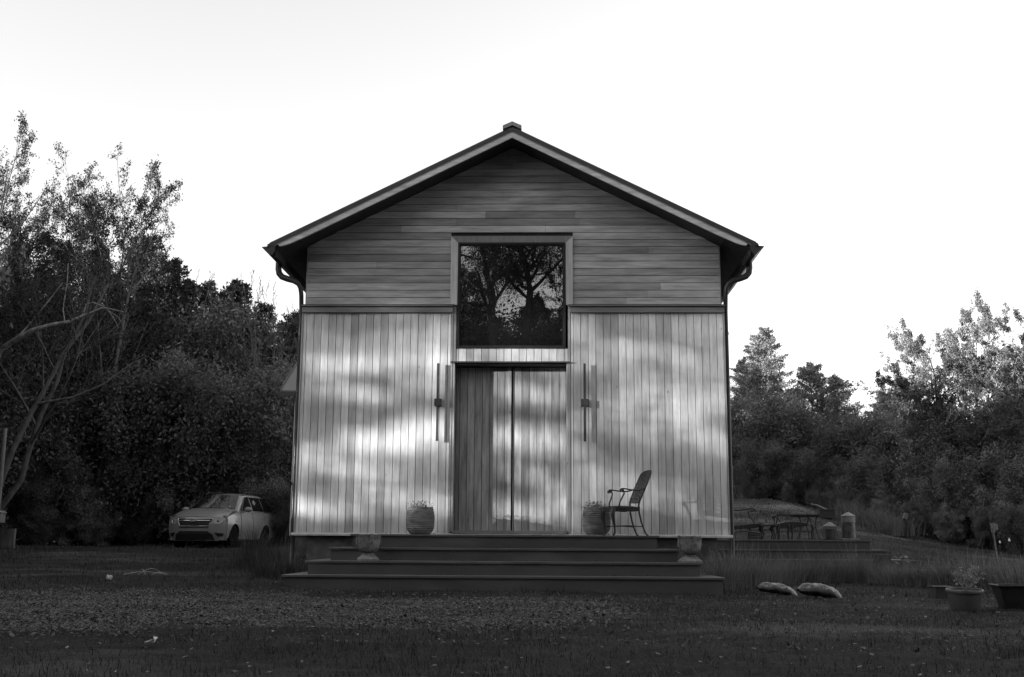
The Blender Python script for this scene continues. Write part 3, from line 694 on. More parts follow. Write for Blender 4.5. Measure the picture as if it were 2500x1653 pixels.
def see_through(u, h):  # share of sun the leaf screen should pass to each wall spot
    X = u/.423; z = h-.1228*(35.3+.906*X)
    T = np.full(X.shape, .25)+.20*np.clip((z-3.4)/.4, 0, 1)*np.clip(1.2-X, 0, 1)-.09*np.clip(X-.5, 0, 1)
    for (bx_, bz, sx, sz, am) in LIGHT_PATCHES: T = T+am*(1.17 if am > 0 else 1.0)*np.exp(-((X-bx_)/sx)**2-((z-bz)/sz)**2)
    edge = .98+.10*np.sin(X*5)+.05*np.sin(X*13)-.35*sm((-X-2.7)/.6)
    T = T*np.clip((z-edge)/.10, 0, 1)*np.clip((4.75-z)/.35, 0, 1)*np.clip((4.0-np.abs(X))/.3, 0, 1); return np.clip(T, .02, .97)
def sun_screen():
    rng = np.random.default_rng(77); cx, cy = -32.0, -14.9
    u = np.array([.423, -.906, 0])                             # across the light
    root = thing('high_crowned_tree', 'tall high-crowned tree with open lower limbs west of the yard', 'tree', (cx, cy, gzf(cx, cy)))
    lines = [curve_trunk(rng, u*3.6, u*3.9+np.array([0, 0, 15]), .22, .05, 10, .1), curve_trunk(rng, -u*4.2, -u*4.0+np.array([0, 0, 14]), .2, .05, 10, .1)]
    n = 24000; top_ = np.stack([rng.uniform(-6, 6, n), rng.uniform(-2.2, 2.2, n), 9.3+rng.uniform(0, 1, n)*5.0], 1); C = [top_[:10]]
    n = 14000; top_ = np.concatenate([top_, np.stack([rng.uniform(-5, 5, n), rng.uniform(-1.6, 1.6, n), rng.uniform(0, 4.95, n)], 1)])  # big leaves high up and low down, added to block the sun
    A1 = .0043; m_ = 60000; U_ = rng.uniform(-5, 5, m_); Hh = rng.uniform(4.7, 9.4, m_); T = see_through(U_, Hh)
    need = -np.log(T)/A1*(10*4.7)/m_; kp = rng.random(m_) < need; C.append(np.stack([U_[kp], rng.uniform(-.5, .5, kp.sum()), Hh[kp]], 1))
    for (z0, z1, a, b_) in ((8.85, 8.6, -5, 5), (7.55, 7.35, -5, 1.0), (6.4, 6.6, -5, 5), (5.75, 5.6, -2.0, 5)):
        t_ = np.linspace(0, 1, 9); al = a+(b_-a)*t_; lines.append((np.stack([al*u[0], al*u[1], z0+(z1-z0)*t_+.12*np.sin(t_*5)], 1), np.linspace(.03, .012, 9)))
    C = np.concatenate(C); W = C[:, :1]*u+C[:, 1:2]*np.array([.906, .423, 0])+C[:, 2:]*np.array([0, 0, 1.0]); W[:, 2] -= root.location.z
    V, Fq = tubes_arrays(lines); np_mesh('trunk', V, Fq, MT['bark'], root, smooth=True)
    V, Fq, tn = leaf_arrays(W, .16, rng, aspect=.6)
    W2 = top_[:, :1]*u+top_[:, 1:2]*np.array([.906, .423, 0])+top_[:, 2:]*np.array([0, 0, 1.0]); V2, F2, t2 = leaf_arrays(W2, .28, rng, aspect=.6)
    np_mesh('crown', np.concatenate([V, V2]), np.concatenate([Fq, F2+len(V)]), MT['leaf'], root, tone=np.concatenate([tn, t2]))
sun_screen()
# trees behind the camera, mirrored in the window
def mirror_trees():
    def mk(name, trunks, seed, per, size, lab, kids=(14, 7, 5, 4), mat='leaf'):
        rng = np.random.default_rng(seed); tr = []
        b0 = trunks[0][0][0]; base = np.array([b0[0], b0[1], 0.0])
        for pts, r0, r1 in trunks:
            P = np.array(pts, float)-base; t_ = np.linspace(0, len(P)-1, 12); ii = np.minimum(t_.astype(int), len(P)-2); Q = P[ii]+(P[ii+1]-P[ii])*(t_-ii)[:, None]
            Q[1:-1] += rng.normal(0, .05, (10, 3)); tr.append((Q, np.linspace(r0, r1, 12)))
        ln_, tw = grow(rng, tr, kids=kids, ratio=.30, angle=(30, 75), start=.36, trop=.02, sub=True)
        root = thing(name, lab, 'tree', (base[0], base[1], 0), group='trees behind the photographer, mirrored in the window')
        V, Fq = tubes_arrays(ln_, 7); np_mesh('trunk', V, Fq, MT['bark'], root, smooth=True)
        V, Fq, tn = leaves_on(tw, per, size, rng, .42, droop=.4); np_mesh('crown', V, Fq, MT[mat], root, tone=tn)
    def wp(px, py, Y):      # point seen at this spot of the window, mirrored in the pane, at depth Y behind the camera
        p = at(px, py, .03); d = (p-CAM).normalized(); r = Vector((d.x, -d.y, d.z)); return tuple(p+r*((Y-p.y)/r.y))
    Yt = -33.0
    a = wp(1146, 790, Yt); top = wp(1112, 560, Yt)
    mk('oak_tree', [([(a[0]+.1, Yt, 0), (a[0], Yt, 5), a, wp(1136, 690, Yt), wp(1130, 640, Yt), top, (top[0]-.4, Yt, top[2]+3)], .30, .06),
                    ([a, wp(1141, 720, Yt), wp(1146, 650, Yt), wp(1143, 600, Yt), wp(1141, 560, Yt), (wp(1141, 560, Yt)[0], Yt, top[2]+2)], .12, .04),
                    ([wp(1140, 720, Yt), wp(1160, 755, Yt), wp(1175, 785, Yt)], .08, .05)], 31, 15, .085, 'forked oak whose dark trunk is mirrored in the left half of the window')
    Yt = -34.5
    a = wp(1215, 740, Yt); fk = wp(1221, 655, Yt)
    mk('oak_tree', [([(a[0]-.5, Yt, 0), (a[0]-.3, Yt, 5), a, wp(1230, 700, Yt), fk, wp(1222, 620, Yt), wp(1213, 585, Yt), wp(1205, 560, Yt), (wp(1205, 560, Yt)[0]-.3, Yt, top[2]+3)], .26, .05),
                    ([fk, wp(1228, 630, Yt), wp(1236, 595, Yt), wp(1240, 560, Yt), (wp(1243, 560, Yt)[0], Yt, top[2]+2.5)], .13, .04),
                    ([wp(1222, 650, Yt), wp(1205, 630, Yt), wp(1188, 610, Yt), wp(1180, 590, Yt), wp(1170, 560, Yt)], .11, .04),
                    ([wp(1218, 672, Yt), wp(1205, 655, Yt), wp(1198, 640, Yt), wp(1180, 622, Yt)], .09, .05)], 32, 17, .085, 'crooked spreading oak mirrored in the right half of the window')
mirror_trees()
BW = 'trees behind the photographer'
for i, (x, y, h) in enumerate([(-5.5, -27, 21), (7.8, -26, 21), (-12, -25, 20), (12.5, -26, 21), (-19, -24, 20), (19.5, -24, 20), (-5.5, -35, 23), (8.5, -36, 23), (-13, -33, 22), (14, -33, 22), (3.4, -29.5, 22.5)]):  # high crowns added out of view to cut the sky light
    plant_tree('tall_oak', 'hi1', x, y, h/HT['hi1'], ['tall clear-trunked oak behind the photographer, outside the picture'][0], 'tree', group=BW, rnd_=rs)
for i, (x, y, key, h) in enumerate([(-7, -36, 'de2', 15), (6.5, -35, 'de1', 15), (-12, -39, 'ev1', 15), (12, -38, 'de1', 14), (-3.6, -44, 'ev1', 13.0), (3.2, -43, 'ev2', 12.6), (18, -38, 'ev1', 15), (-18, -38, 'de1', 15), (24, -34, 'de2', 14),  # the taller ones at the sides are added to darken the gable
                                     (.6, -41, 'bu3', 11.8), (-2.2, -39, 'bu1', 11.8), (2.4, -39, 'bu3', 12.0), (4.6, -40, 'bu1', 13.4), (-5, -40, 'bu3', 13.5), (1.2, -37.5, 'bu1', 11.6), (-1, -37, 'bu2', 11.3), (29, -28, 'de1', 14), (31, -20, 'ev1', 13), (-24, -36, 'de2', 15), (2.3, -36.5, 'de2', 16.3), (2.9, -32, 'sp3', 15.5), (3.6, -42, 'sp3', 16.5), (-3.8, -42, 'sp3', 16.5), (-10, -34, 'de2', 18), (10, -34, 'de2', 18), (15, -36, 'ev1', 18), (-15, -35, 'ev3', 18), (20, -33, 'ev3', 18), (-21, -38, 'ev3', 18), (27, -30, 'ev3', 17), (-9, -41, 'ev3', 19), (9, -41, 'ev3', 19), (0, -47, 'ev3', 15), (-5, -47, 'ev3', 17), (5.5, -47, 'ev3', 17)]):
    plant_tree('tree', key, x, y, h/HT[key], 'tree in the wood behind the photographer, outside the picture', 'tree', group=BW, rnd_=rs)


# ------------------------------------------------------------------ car
def build_car():
    cy_ = 16.3; cx_ = -9.42
    car = thing('parked_car', 'silver crossover car parked facing the viewer at the edge of the left wood', 'car', (cx_, cy_, gzf(cx_, cy_-1)), math.radians(-96))
    mp, n, l, b = newmat('silver_paint'); b.inputs['Base Color'].default_value = (.22, .22, .22, 1); b.inputs['Metallic'].default_value = .2; b.inputs['Specular IOR Level'].default_value = .25
    b.inputs['Roughness'].default_value = .42; b.inputs['Coat Weight'].default_value = .5; b.inputs['Coat Roughness'].default_value = .08
    mg, n, l, b = newmat('car_glass'); b.inputs['Base Color'].default_value = (.008, .008, .008, 1); b.inputs['Roughness'].default_value = .06; b.inputs['Specular IOR Level'].default_value = .6
    chrome = plain('chrome', .5, .18, .1, 4, metal=.9); rub = plain('black_plastic', .010, .7, .2, 12); tyre = plain('tyre_rubber', .006, .95, .3, 20, spec=.05)
    lamp = plain('lamp_lens', .32, .15, .3, 22, spec=.8); alloy = plain('alloy_wheel', .12, .4, .2, 6, metal=.3)
    WB = (1.32, -1.32); RW_ = .345; AR = .40
    def belt(x): return 1.10+.02*(-x/2.2) if x < .8 else 1.09-.17*((x-.8)/1.1)**1.3
    def zl(x):
        z = .30
        for c in WB:
            if abs(x-c) < AR: z = max(z, .33+math.sqrt(AR**2-(x-c)**2))
        return z
    def xf(y, z):
        return 2.27-.40*abs(y/.9)**3.0-.16*max(0, (z-.68)/.30)**1.6-.07*max(0, (.42-z)/.2)
    B = MB(); XS = sorted(set([round(-2.2+i*.1, 3) for i in range(42)]+[c+AR*math.cos(a*math.pi/12) for c in WB for a in range(13)]))
    XS = [x for x in XS if x <= 1.90]
    for sd_ in (1, -1):
        rows = []
        for x in XS:
            z0, z1 = zl(x), belt(x); wv = .895-(.05*max(0, (-x-1.6)/.6)**2); row = []
            flare = max([0]+[1-abs(math.hypot(x-c, 0))/.62 for c in WB])
            for k in range(9):
                t_ = k/8; z = z0+(z1-z0)*t_
                y = wv-.05*max(0, (z-.8)/.28)**2-.035*max(0, (.5-z)/.2)+.012*math.sin(min(1, max(0, (z-.45)/.4))*math.pi)+.012*sm(flare)*(1-sm((z-.7)/.3))
                row.append((x, sd_*y, z))
            rows.append(row)
        for yq in (.87, .83, .78, .70):
            z0, z1 = .24, .905; rows.append([(xf(yq, z0+(z1-z0)*k/8), sd_*yq, z0+(z1-z0)*k/8) for k in range(9)])
        B.grid(rows, flip=(sd_ > 0))
        # wheel-well lips and sill underside
        B.grid([[(x, sd_*.86, zl(x)), (x, sd_*.55, zl(x)+.01)] for x in XS], flip=(sd_ < 0), tone=.3)
        # shoulder
        B.grid([[(x, sd_*(.845-.05*max(0, (-x-1.6)/.6)**2), belt(x)), (x, sd_*.74, belt(x)+.035)] for x in XS], flip=(sd_ > 0))
    # front face
    ZS = [.22, .30, .38, .46, .54, .62, .68, .74, .80, .86, .90]; YS = [-.70+i*.07 for i in range(21)]
    B.grid([[(xf(y, z), y, z) for y in YS] for z in ZS])
    # bonnet
    rows = []
    for k in range(9):
        v = k/8; row = []
        for i in range(15):
            u = -1+2*i/14; y = u*.83; xe = xf(y, .90)+.004; x = .92+(xe-.92)*v
            z = (1.165-.06*v-.205*v*v)+.035*(1-u*u)*(1-.6*v)-.03*abs(u)**4*(1-v)+.018*(1-abs(abs(u)-.55)/.2 if abs(abs(u)-.55) < .2 else 0)*(1-v)
            row.append((x, y, z))
        rows.append(row)
    B.grid(rows, flip=True)
    # tail
    B.grid([[(-2.2-.05*math.sin(z*3), y, z) for y in (-.87, -.4, 0, .4, .87)] for z in (.35, .6, .85, 1.1)], flip=True)
    B.box(-2.1, 2.0, -.80, .80, .24, .30, .2)
    # cabin shell
    def low(u_):  # u_ 0..1 around the right half from front centre to rear centre
        pts = [(.98, 0), (.95, .5), (.84, .76), (.3, .835), (-.5, .845), (-1.3, .83), (-2.05, .77), (-2.24, .55), (-2.27, 0)]; return pts
    lowp = low(0); topp = [(.18, 0), (.17, .38), (.10, .58), (-.2, .64), (-.6, .65), (-1.2, .64), (-1.75, .60), (-1.88, .42), (-1.90, 0)]
    zlw = [1.17, 1.165, 1.12, 1.09, 1.09, 1.10, 1.11, 1.11, 1.11]; zt = [1.63, 1.62, 1.60, 1.615, 1.63, 1.62, 1.585, 1.575, 1.575]
    for sd_ in (1, -1):
        rows = []
        for k in range(6):
            t_ = k/5; bul = .02*math.sin(t_*math.pi)
            rows.append([(a[0]+(c[0]-a[0])*t_+bul*(1 if i < 2 else 0), sd_*(a[1]+(c[1]-a[1])*t_+bul*(a[1] > .3)), zl_+(zt_-zl_)*t_) for i, (a, c, zl_, zt_) in enumerate(zip(lowp, topp, zlw, zt))])
        B.grid(rows, flip=(sd_ < 0))
        B.grid([[(c[0]*(1-t_)+(-.85)*t_*1.0+c[0]*0, sd_*c[1]*(1-t_), z+.075*(1-(1-t_)**2)) for c, z in zip(topp, zt)] for t_ in (0, .2, .45, .7, 1)], flip=(sd_ < 0))
    B.build('body', mp, car, smooth=True)
    # glass
    def lerp(a, c, t_): return tuple(p+(q-p)*t_ for p, q in zip(a, c))
    W = MB(); rows = []
    for k in range(5):
        v = .07+.86*k/4; row = []
        for i in range(9):
            u = -1+2*i/8; lx = 1.005-.13*abs(u)**2.2; tx = .205-.06*abs(u)**2
            y = u*(.70*(1-v)+.545*v); row.append((lx+(tx-lx)*v+.028, y, 1.155+(1.635-1.155)*v+.022-.02*abs(u)**2))
        rows.append(row)
    W.grid(rows, flip=True); wo_ = W.build('windscreen', mg, car, smooth=True)
    stk = MB(); 
    p = Vector((.83, .53, 1.20)); stk.box(.865, .872, .505, .55, 1.225, 1.275); stk.build('sticker', plain('white_sticker', .6), wo_)
    for sd_ in (1, -1):
        for (xa, xb, xc, xd) in ((.66, -.22, -.18, .06), (-.30, -1.22, -1.12, -.25), (-1.30, -2.02, -1.72, -1.20)):
            G = MB(); q = []
            for x, t_ in ((xa, .10), (xb, .10), (xc, .92), (xd, .92)):
                yy = .845+(.645-.845)*t_+.022; q.append((x, sd_*yy, 1.10+(1.61-1.10)*t_))
            if xa > 0: q[0] = (q[0][0], q[0][1], 1.15)
            qi = [(a[0], a[1]-sd_*.02, a[2]) for a in q]
            G.add(q+qi, [(0, 1, 2, 3) if sd_ < 0 else (3, 2, 1, 0), (0, 1, 5, 4), (1, 2, 6, 5), (2, 3, 7, 6), (3, 0, 4, 7)])
            G.build('side_window', mg, car)
    # front details follow the curved nose
    def nose(mb, poly, off, tone_=1.0, nsub=6):
        off = off+.006
        """flat outline (y,z) wrapped on the nose"""
        n_ = len(poly); fr = [(xf(y, z)+off, y, z) for y, z in poly]; bk_ = [(xf(y, z)-.03, y, z) for y, z in poly]
        cy = sum(p[1] for p in fr)/n_; cz = sum(p[2] for p in fr)/n_; vs = fr+bk_; fs = [(i, n_+i, n_+(i+1) % n_, (i+1) % n_) for i in range(n_)]; prev = 0
        for s_ in (.75, .5, .25):
            o_ = len(vs); vs = vs+[(xf(cy+(y-cy)*s_, cz+(z-cz)*s_)+off, cy+(y-cy)*s_, cz+(z-cz)*s_) for y, z in poly]; fs += [(prev+i, prev+(i+1) % n_, o_+(i+1) % n_, o_+i) for i in range(n_)]; prev = o_
        vs = vs+[(xf(cy, cz)+off, cy, cz)]; fs += [(prev+i, prev+(i+1) % n_, len(vs)-1) for i in range(n_)]
        mb.add(vs, fs, tone_)
    def dens(poly, k=5):
        out = []
        for i in range(len(poly)):
            a, c = poly[i], poly[(i+1) % len(poly)]; out += [lerp(a, c, j/k) for j in range(k)]
        return out
    hexo = [(-.50, .865), (.50, .865), (.53, .83), (.42, .645), (-.42, .645), (-.53, .83)]
    G = MB(); nose(G, dens(hexo), .006); go = G.build('grille', rub, car)
    R_ = MB(); hp = dens(hexo, 6)+[hexo[0]]; R_.tube([(xf(y, z)+.012, y, z) for y, z in hp], .011, 6); R_.build('grille_frame', chrome, go, smooth=True)
    Bm = MB(); Bm.tube([(xf(y, .80)+.022, y, .80) for y in [-.47+i*.094 for i in range(11)]], .019, 6); Bm.build('grille_bar', chrome, go, smooth=True)
    E_ = MB(); E_.tube([(xf(0, .80)+.05, .105*math.cos(a), .803+.045*math.sin(a)) for a in [i*math.pi/12 for i in range(25)]], .008, 6)
    for (yy, zz, r) in ((-.045, .875, .012), (.02, .885, .008), (.05, .872, .008), (.03, .853, .008), (.0, .86, .008), (.065, .858, .007)): E_.ball((xf(0, .8)+.052, yy, zz-.065), (.004, r, r), 6, 4)
    E_.build('emblem', chrome, go, smooth=True)
    Pl = MB(); nose(Pl, dens([(-.09, .84), (.09, .84), (.105, .805), (.085, .77), (-.085, .77), (-.105, .805)], 2), .032); Pl.build('emblem_plate', plain('emblem_ground', .05, .3), go)
    I_ = MB(); nose(I_, dens([(-.46, .612), (.46, .612), (.44, .585), (-.44, .585)]), .004); I_.build('upper_intake', rub, car)
    I_ = MB(); nose(I_, dens([(-.42, .50), (.42, .50), (.56, .40), (.60, .235), (-.60, .235), (-.56, .40)]), .008); I_.build('lower_intake', rub, car)
    for sd_ in (1, -1):
        H_ = MB(); hl = [(.555, .90), (.66, .965), (.79, 1.00), (.845, .985), (.80, .86), (.70, .80), (.575, .79)]
        hl = [(sd_*y, (z-.79)*.72+.715) for y, z in hl]; nose(H_, dens(hl, 3), .010, .8); ho = H_.build('headlight', lamp, car, smooth=True)
        D_ = MB(); D_.tube([(xf(y, z)+.022, sd_*y, z) for y, z in ((.60, .725), (.68, .725), (.73, .74), (.765, .78), (.77, .82))], .008, 5); D_.build('lamp_strip', plain('lamp_reflector', .8, .2), ho, smooth=True)
        D_ = MB(); D_.ball((xf(.67, .78)+.016, sd_*.67, .785), (.012, .035, .035), 12, 8); D_.build('lamp_bowl', plain('lamp_bowl', .10, .2), ho, smooth=True)
        F_ = MB(); nose(F_, dens([(sd_*.60, .46), (sd_*.82, .44), (sd_*.80, .36), (sd_*.68, .34)], 3), .007); F_.build('fog_light_recess', rub, car)
        m_ = MB(); m_.ball((.56, sd_*1.00, 1.165), (.07, .125, .082), 14, 10); m_.box(.53, .60, *sorted((sd_*.84, sd_*.93)), 1.08, 1.13, .1); m_.build('wing_mirror', mp, car, smooth=True)
        r_ = MB(); r_.tube([(.0, sd_*.60, 1.63), (-.10, sd_*.595, 1.695), (-.6, sd_*.59, 1.725), (-1.25, sd_*.58, 1.715), (-1.70, sd_*.57, 1.65), (-1.78, sd_*.57, 1.60)], .017, 8); r_.build('roof_rail', rub, car, smooth=True)
        dl_ = MB()
        for xq in (.80, -.20, -1.22):
            zz_ = [.36+.08*i for i in range(10)]; yy_ = [.895-.05*max(0, (z-.8)/.28)**2-.035*max(0, (.5-z)/.2)+.012*math.sin(min(1, max(0, (z-.45)/.4))*math.pi)+.003 for z in zz_]
            xx_ = [xq-(.18*max(0, (.75-z)/.4) if xq < -1 else 0) for z in zz_]; dl_.tube([(a_, sd_*b_, c_) for a_, b_, c_ in zip(xx_, yy_, zz_)], .006, 5)
        dl_.build('door_seam', rub, car)
        for x in (.0, -.95):
            h_ = MB(); h_.tube([(x-.02, sd_*.905, .93), (x-.05, sd_*.925, .935), (x-.17, sd_*.925, .94), (x-.20, sd_*.905, .94)], .012, 6); h_.build('door_handle', mp, car, smooth=True)
        s_ = MB(); s_.tube([(xq, sd_*(.875-.03*((xq+.5)/1.6)**2*0), .285) for xq in (.85, 0, -.85)], .016, 6); s_.build('sill_strip', plain('sill_strip', .12, .4), car)
        for x in WB:
            wt_ = MB(); M = Matrix.Translation((x, sd_*.80, .345)) @ Matrix.Rotation(-sd_*math.pi/2, 4, 'X')
            q = MB(); q.lathe([(.19, -.10), (.30, -.11), (.34, -.08), (.345, -.03), (.345, .04), (.33, .08), (.29, .095), (.22, .09)], n=32)
            wt_.add([M @ Vector(v) for v in q.v], q.f); wo2 = wt_.build('wheel', tyre, car, smooth=True)
            q = MB(); q.lathe([(.0, .05), (.06, .06), (.07, .04), (.20, .03), (.225, .085), (.228, .05), (.228, -.05)], n=30, tone=.35)
            for k in range(5):
                a = k*2*math.pi/5; Mk = Matrix.Rotation(a, 4, 'Z'); q.box(.03, .215, -.026, .026, .045, .078, 1.0, Mk)
            rr = MB(); rr.add([M @ Vector(v) for v in q.v], q.f); rr.t = q.t; rr.build('rim', alloy, wo2)
build_car()

# ------------------------------------------------------------------ chair on the steps' top tier
def build_chair():
    ch = thing('garden_armchair', 'black cast metal garden armchair in profile on the top tier of the steps', 'chair', (1.81, -.82, .786), math.radians(197))
    K = MT['black']
    s = MB()
    n_ = 9; xs_ = [-.21+i*.47/8 for i in range(9)]; ysn = [-1, -.9, -.6, -.2, .2, .6, .9, 1]
    def hw(x): return .20+.035*(x+.21)/.47
    def ztop(x, u): return .455+.015*math.sin((x+.21)/.47*math.pi)*(1-u*u)+.03*max(0, (x-.16)/.1)*0-.01*(x < -.15)
    top = [[(x, hw(x)*u, ztop(x, u)) for u in ysn] for x in xs_]; bot = [[(x, hw(x)*u, .425) for u in ysn] for x in xs_]
    s.grid(top, flip=True); s.grid(bot); 
    s.grid([[top[i][0], bot[i][0]] for i in range(9)], flip=False); s.grid([[top[i][-1], bot[i][-1]] for i in range(9)], flip=True)
    s.grid([top[0], bot[0]]); s.grid([top[-1], bot[-1]], flip=True)
    s.build('seat', K, ch)
    ap = MB()
    for sd_ in (1, -1): ap.prism([(-.20, .427), (.25, .427), (.25, .36), (.21, .385), (.12, .385), (-.10, .375), (-.2, .39)], 'y', *sorted((sd_*.185, sd_*.205)))
    ap.box(.235, .25, -.2, .2, .365, .427); ap.box(-.205, -.19, -.19, .19, .38, .427); ap.build('seat_frame', K, ch)
    for sd_ in (1, -1):
        l_ = MB(); l_.tube([(.235, sd_*.215, .43), (.262, sd_*.222, .38), (.262, sd_*.225, .30), (.235, sd_*.22, .17), (.225, sd_*.218, .06), (.24, sd_*.22, .018), (.265, sd_*.222, .008)], [.030, .040, .034, .020, .015, .018, .012], 8); l_.build('leg', K, ch, smooth=True)
        l_ = MB(); l_.tube([(-.19, sd_*.19, .45), (-.195, sd_*.19, .36), (-.225, sd_*.195, .22), (-.27, sd_*.20, .09), (-.305, sd_*.205, .02), (-.335, sd_*.205, .008)], [.017, .017, .015, .014, .014, .011], 8); l_.build('leg', K, ch, smooth=True)
        a_ = MB()
        a_.tube([(.135+.018*math.cos(a), sd_*.275, .695+.018*math.sin(a)) for a in [i*math.pi/5 for i in range(-2, 8)]], .014, 6)
        a_.tube([(.14, sd_*.275, .722), (.09, sd_*.275, .727), (-.02, sd_*.272, .712), (-.14, sd_*.262, .705), (-.22, sd_*.245, .718), (-.275, sd_*.225, .742)], .0115, 8)
        a_.build('armrest', K, ch, smooth=True)
        a_ = MB(); a_.tube([(.115, sd_*.275, .722), (.09, sd_*.27, .69), (.085, sd_*.265, .65), (.11, sd_*.25, .59), (.145, sd_*.235, .52), (.155, sd_*.225, .45)], .0125, 8); a_.build('arm_support', K, ch, smooth=True)
    st = MB()
    for sd_ in (1, -1): st.tube([(.225, sd_*.215, .14), (.0, sd_*.19, .155), (-.25, sd_*.195, .14)], .009, 6)
    st.tube([(0, -.19, .155), (0, .19, .155)], .009, 6); st.build('stretcher', K, ch, smooth=True)
    # pierced, leaning backrest
    b = MB(); ax = Vector((-.185, 0, .53)); tx = Vector((-.40, 0, 1.01)); d = (tx-ax); nn = Vector((d.z, 0, -d.x)).normalized()
    def bp(u, v): # u across, v up
        wd = .215+.02*math.sin(v*math.pi); cz_ = .0 if v < .8 else 0
        q = ax+d*v*(1-.05*0)+Vector((0, u*wd, 0)); arch = .035*(1-u*u)*max(0, (v-.75)/.25)-.035*abs(u)**6*max(0, (v-.75)/.25)
        return q+d.normalized()*arch+nn*(-.02*(1-u*u))
    N = 15; Mv = 24; fa = []
    V_ = [[bp(-1+2*i/N, j/Mv) for i in range(N+1)] for j in range(Mv+1)]
    flat = [p for r in V_ for p in r]; flat2 = [p-nn*.012 for p in flat]; o2 = len(flat); fs = []
    for j in range(Mv):
        for i in range(N):
            if 0 < i < N-1 and 1 < j < Mv-2 and (i % 3 == 1) and ((j+(i//3)) % 3 == 1): 
                a = j*(N+1)+i; q = (a, a+1, a+N+2, a+N+1)
                for k in range(4): fs.append((q[k], q[(k+1) % 4], q[(k+1) % 4]+o2, q[k]+o2))
                continue
            a = j*(N+1)+i; fs.append((a, a+1, a+N+2, a+N+1)); fs.append((a+o2, a+N+1+o2, a+N+2+o2, a+1+o2))
    b.add(flat+flat2, fs)
    edge = [V_[0][i] for i in range(N+1)]+[V_[j][N] for j in range(1, Mv+1)]+[V_[Mv][i] for i in range(N-1, -1, -1)]+[V_[j][0] for j in range(Mv-1, -1, -1)]
    b.tube([p-nn*.006 for p in edge], .0125, 6); b.build('backrest', K, ch)
    bs = MB()
    for sd_ in (1, -1): bs.tube([(-.185, sd_*.185, .43), (-.19, sd_*.195, .50), (-.215, sd_*.205, .60)], .017, 8)
    bs.build('back_post', K, ch, smooth=True)
build_chair()

# ------------------------------------------------------------------ ribbed pots with plants
def pot(x, y, label, seed, saucer=False):
    rng = np.random.default_rng(seed); root = thing('ribbed_pot', label, 'plant pot', (x, y, .786), group='ribbed clay pots beside the doors')
    prof = [(.0, 0), (.125, 0), (.165, .012), (.20, .05), (.222, .10), (.232, .16), (.234, .24), (.230, .31), (.218, .37), (.205, .405), (.200, .42), (.205, .430), (.200, .44), (.188, .44), (.185, .40), (.185, .38), (0, .37)]
    fine = []
    for (a, c) in zip(prof[:-1], prof[1:]):
        k = max(1, int(math.hypot(a[0]-c[0], a[1]-c[1])/.006)) if (.04 < a[1] < .39 and a[0] > .19 and c[0] > .19) else 1
        for j in range(k):
            t_ = j/k; r, z = a[0]+(c[0]-a[0])*t_, a[1]+(c[1]-a[1])*t_
            if k > 1: r += .006*math.sin(z*2*math.pi/.031)
            fine.append((r, z))
    fine.append(prof[-1]); z0 = .012 if saucer else 0
    q = MB(); q.lathe(fine, (0, 0, z0), 40); q.build('pot_body', MT['clay'], root, smooth=True)
    if saucer: sc = MB(); sc.box(-.20, .17, -.16, .16, 0, .012); sc.build('support_slab', MT['flash'], root)
    n_ = 70; a = rng.uniform(0, 6.28, n_); r = rng.uniform(.02, .18, n_); base = np.stack([r*np.cos(a), r*np.sin(a), np.full(n_, .37+z0)], 1)
    V, Fq, tn = strips(base, a+rng.normal(0, .5, n_), rng.uniform(.12, .24, n_), np.full(n_, .009), rng.uniform(.1, .9, n_), rng.uniform(.2, 1.3, n_), rng, 4)
    C = np.stack([(r2 := rng.uniform(.02, .24, 420))*np.cos(a2 := rng.uniform(0, 6.28, 420)), r2*np.sin(a2), .40+z0+rng.random(420)**2*.13-.12*np.maximum(0, r2-.17)/.07*rng.random(420)], 1)
    V2, F2, t2 = leaf_arrays(C, .036, rng, aspect=.35)
    np_mesh('plant', np.concatenate([V, V2]), np.concatenate([Fq, F2+len(V)]), MT['twig'], root, tone=np.concatenate([tn, t2]))
pot(-1.455, -.48, 'ribbed pot with straggly plant left of the doors', 5)
pot(1.40, -.42, 'ribbed pot with straggly plant right of the doors, half behind the armchair', 6, True)

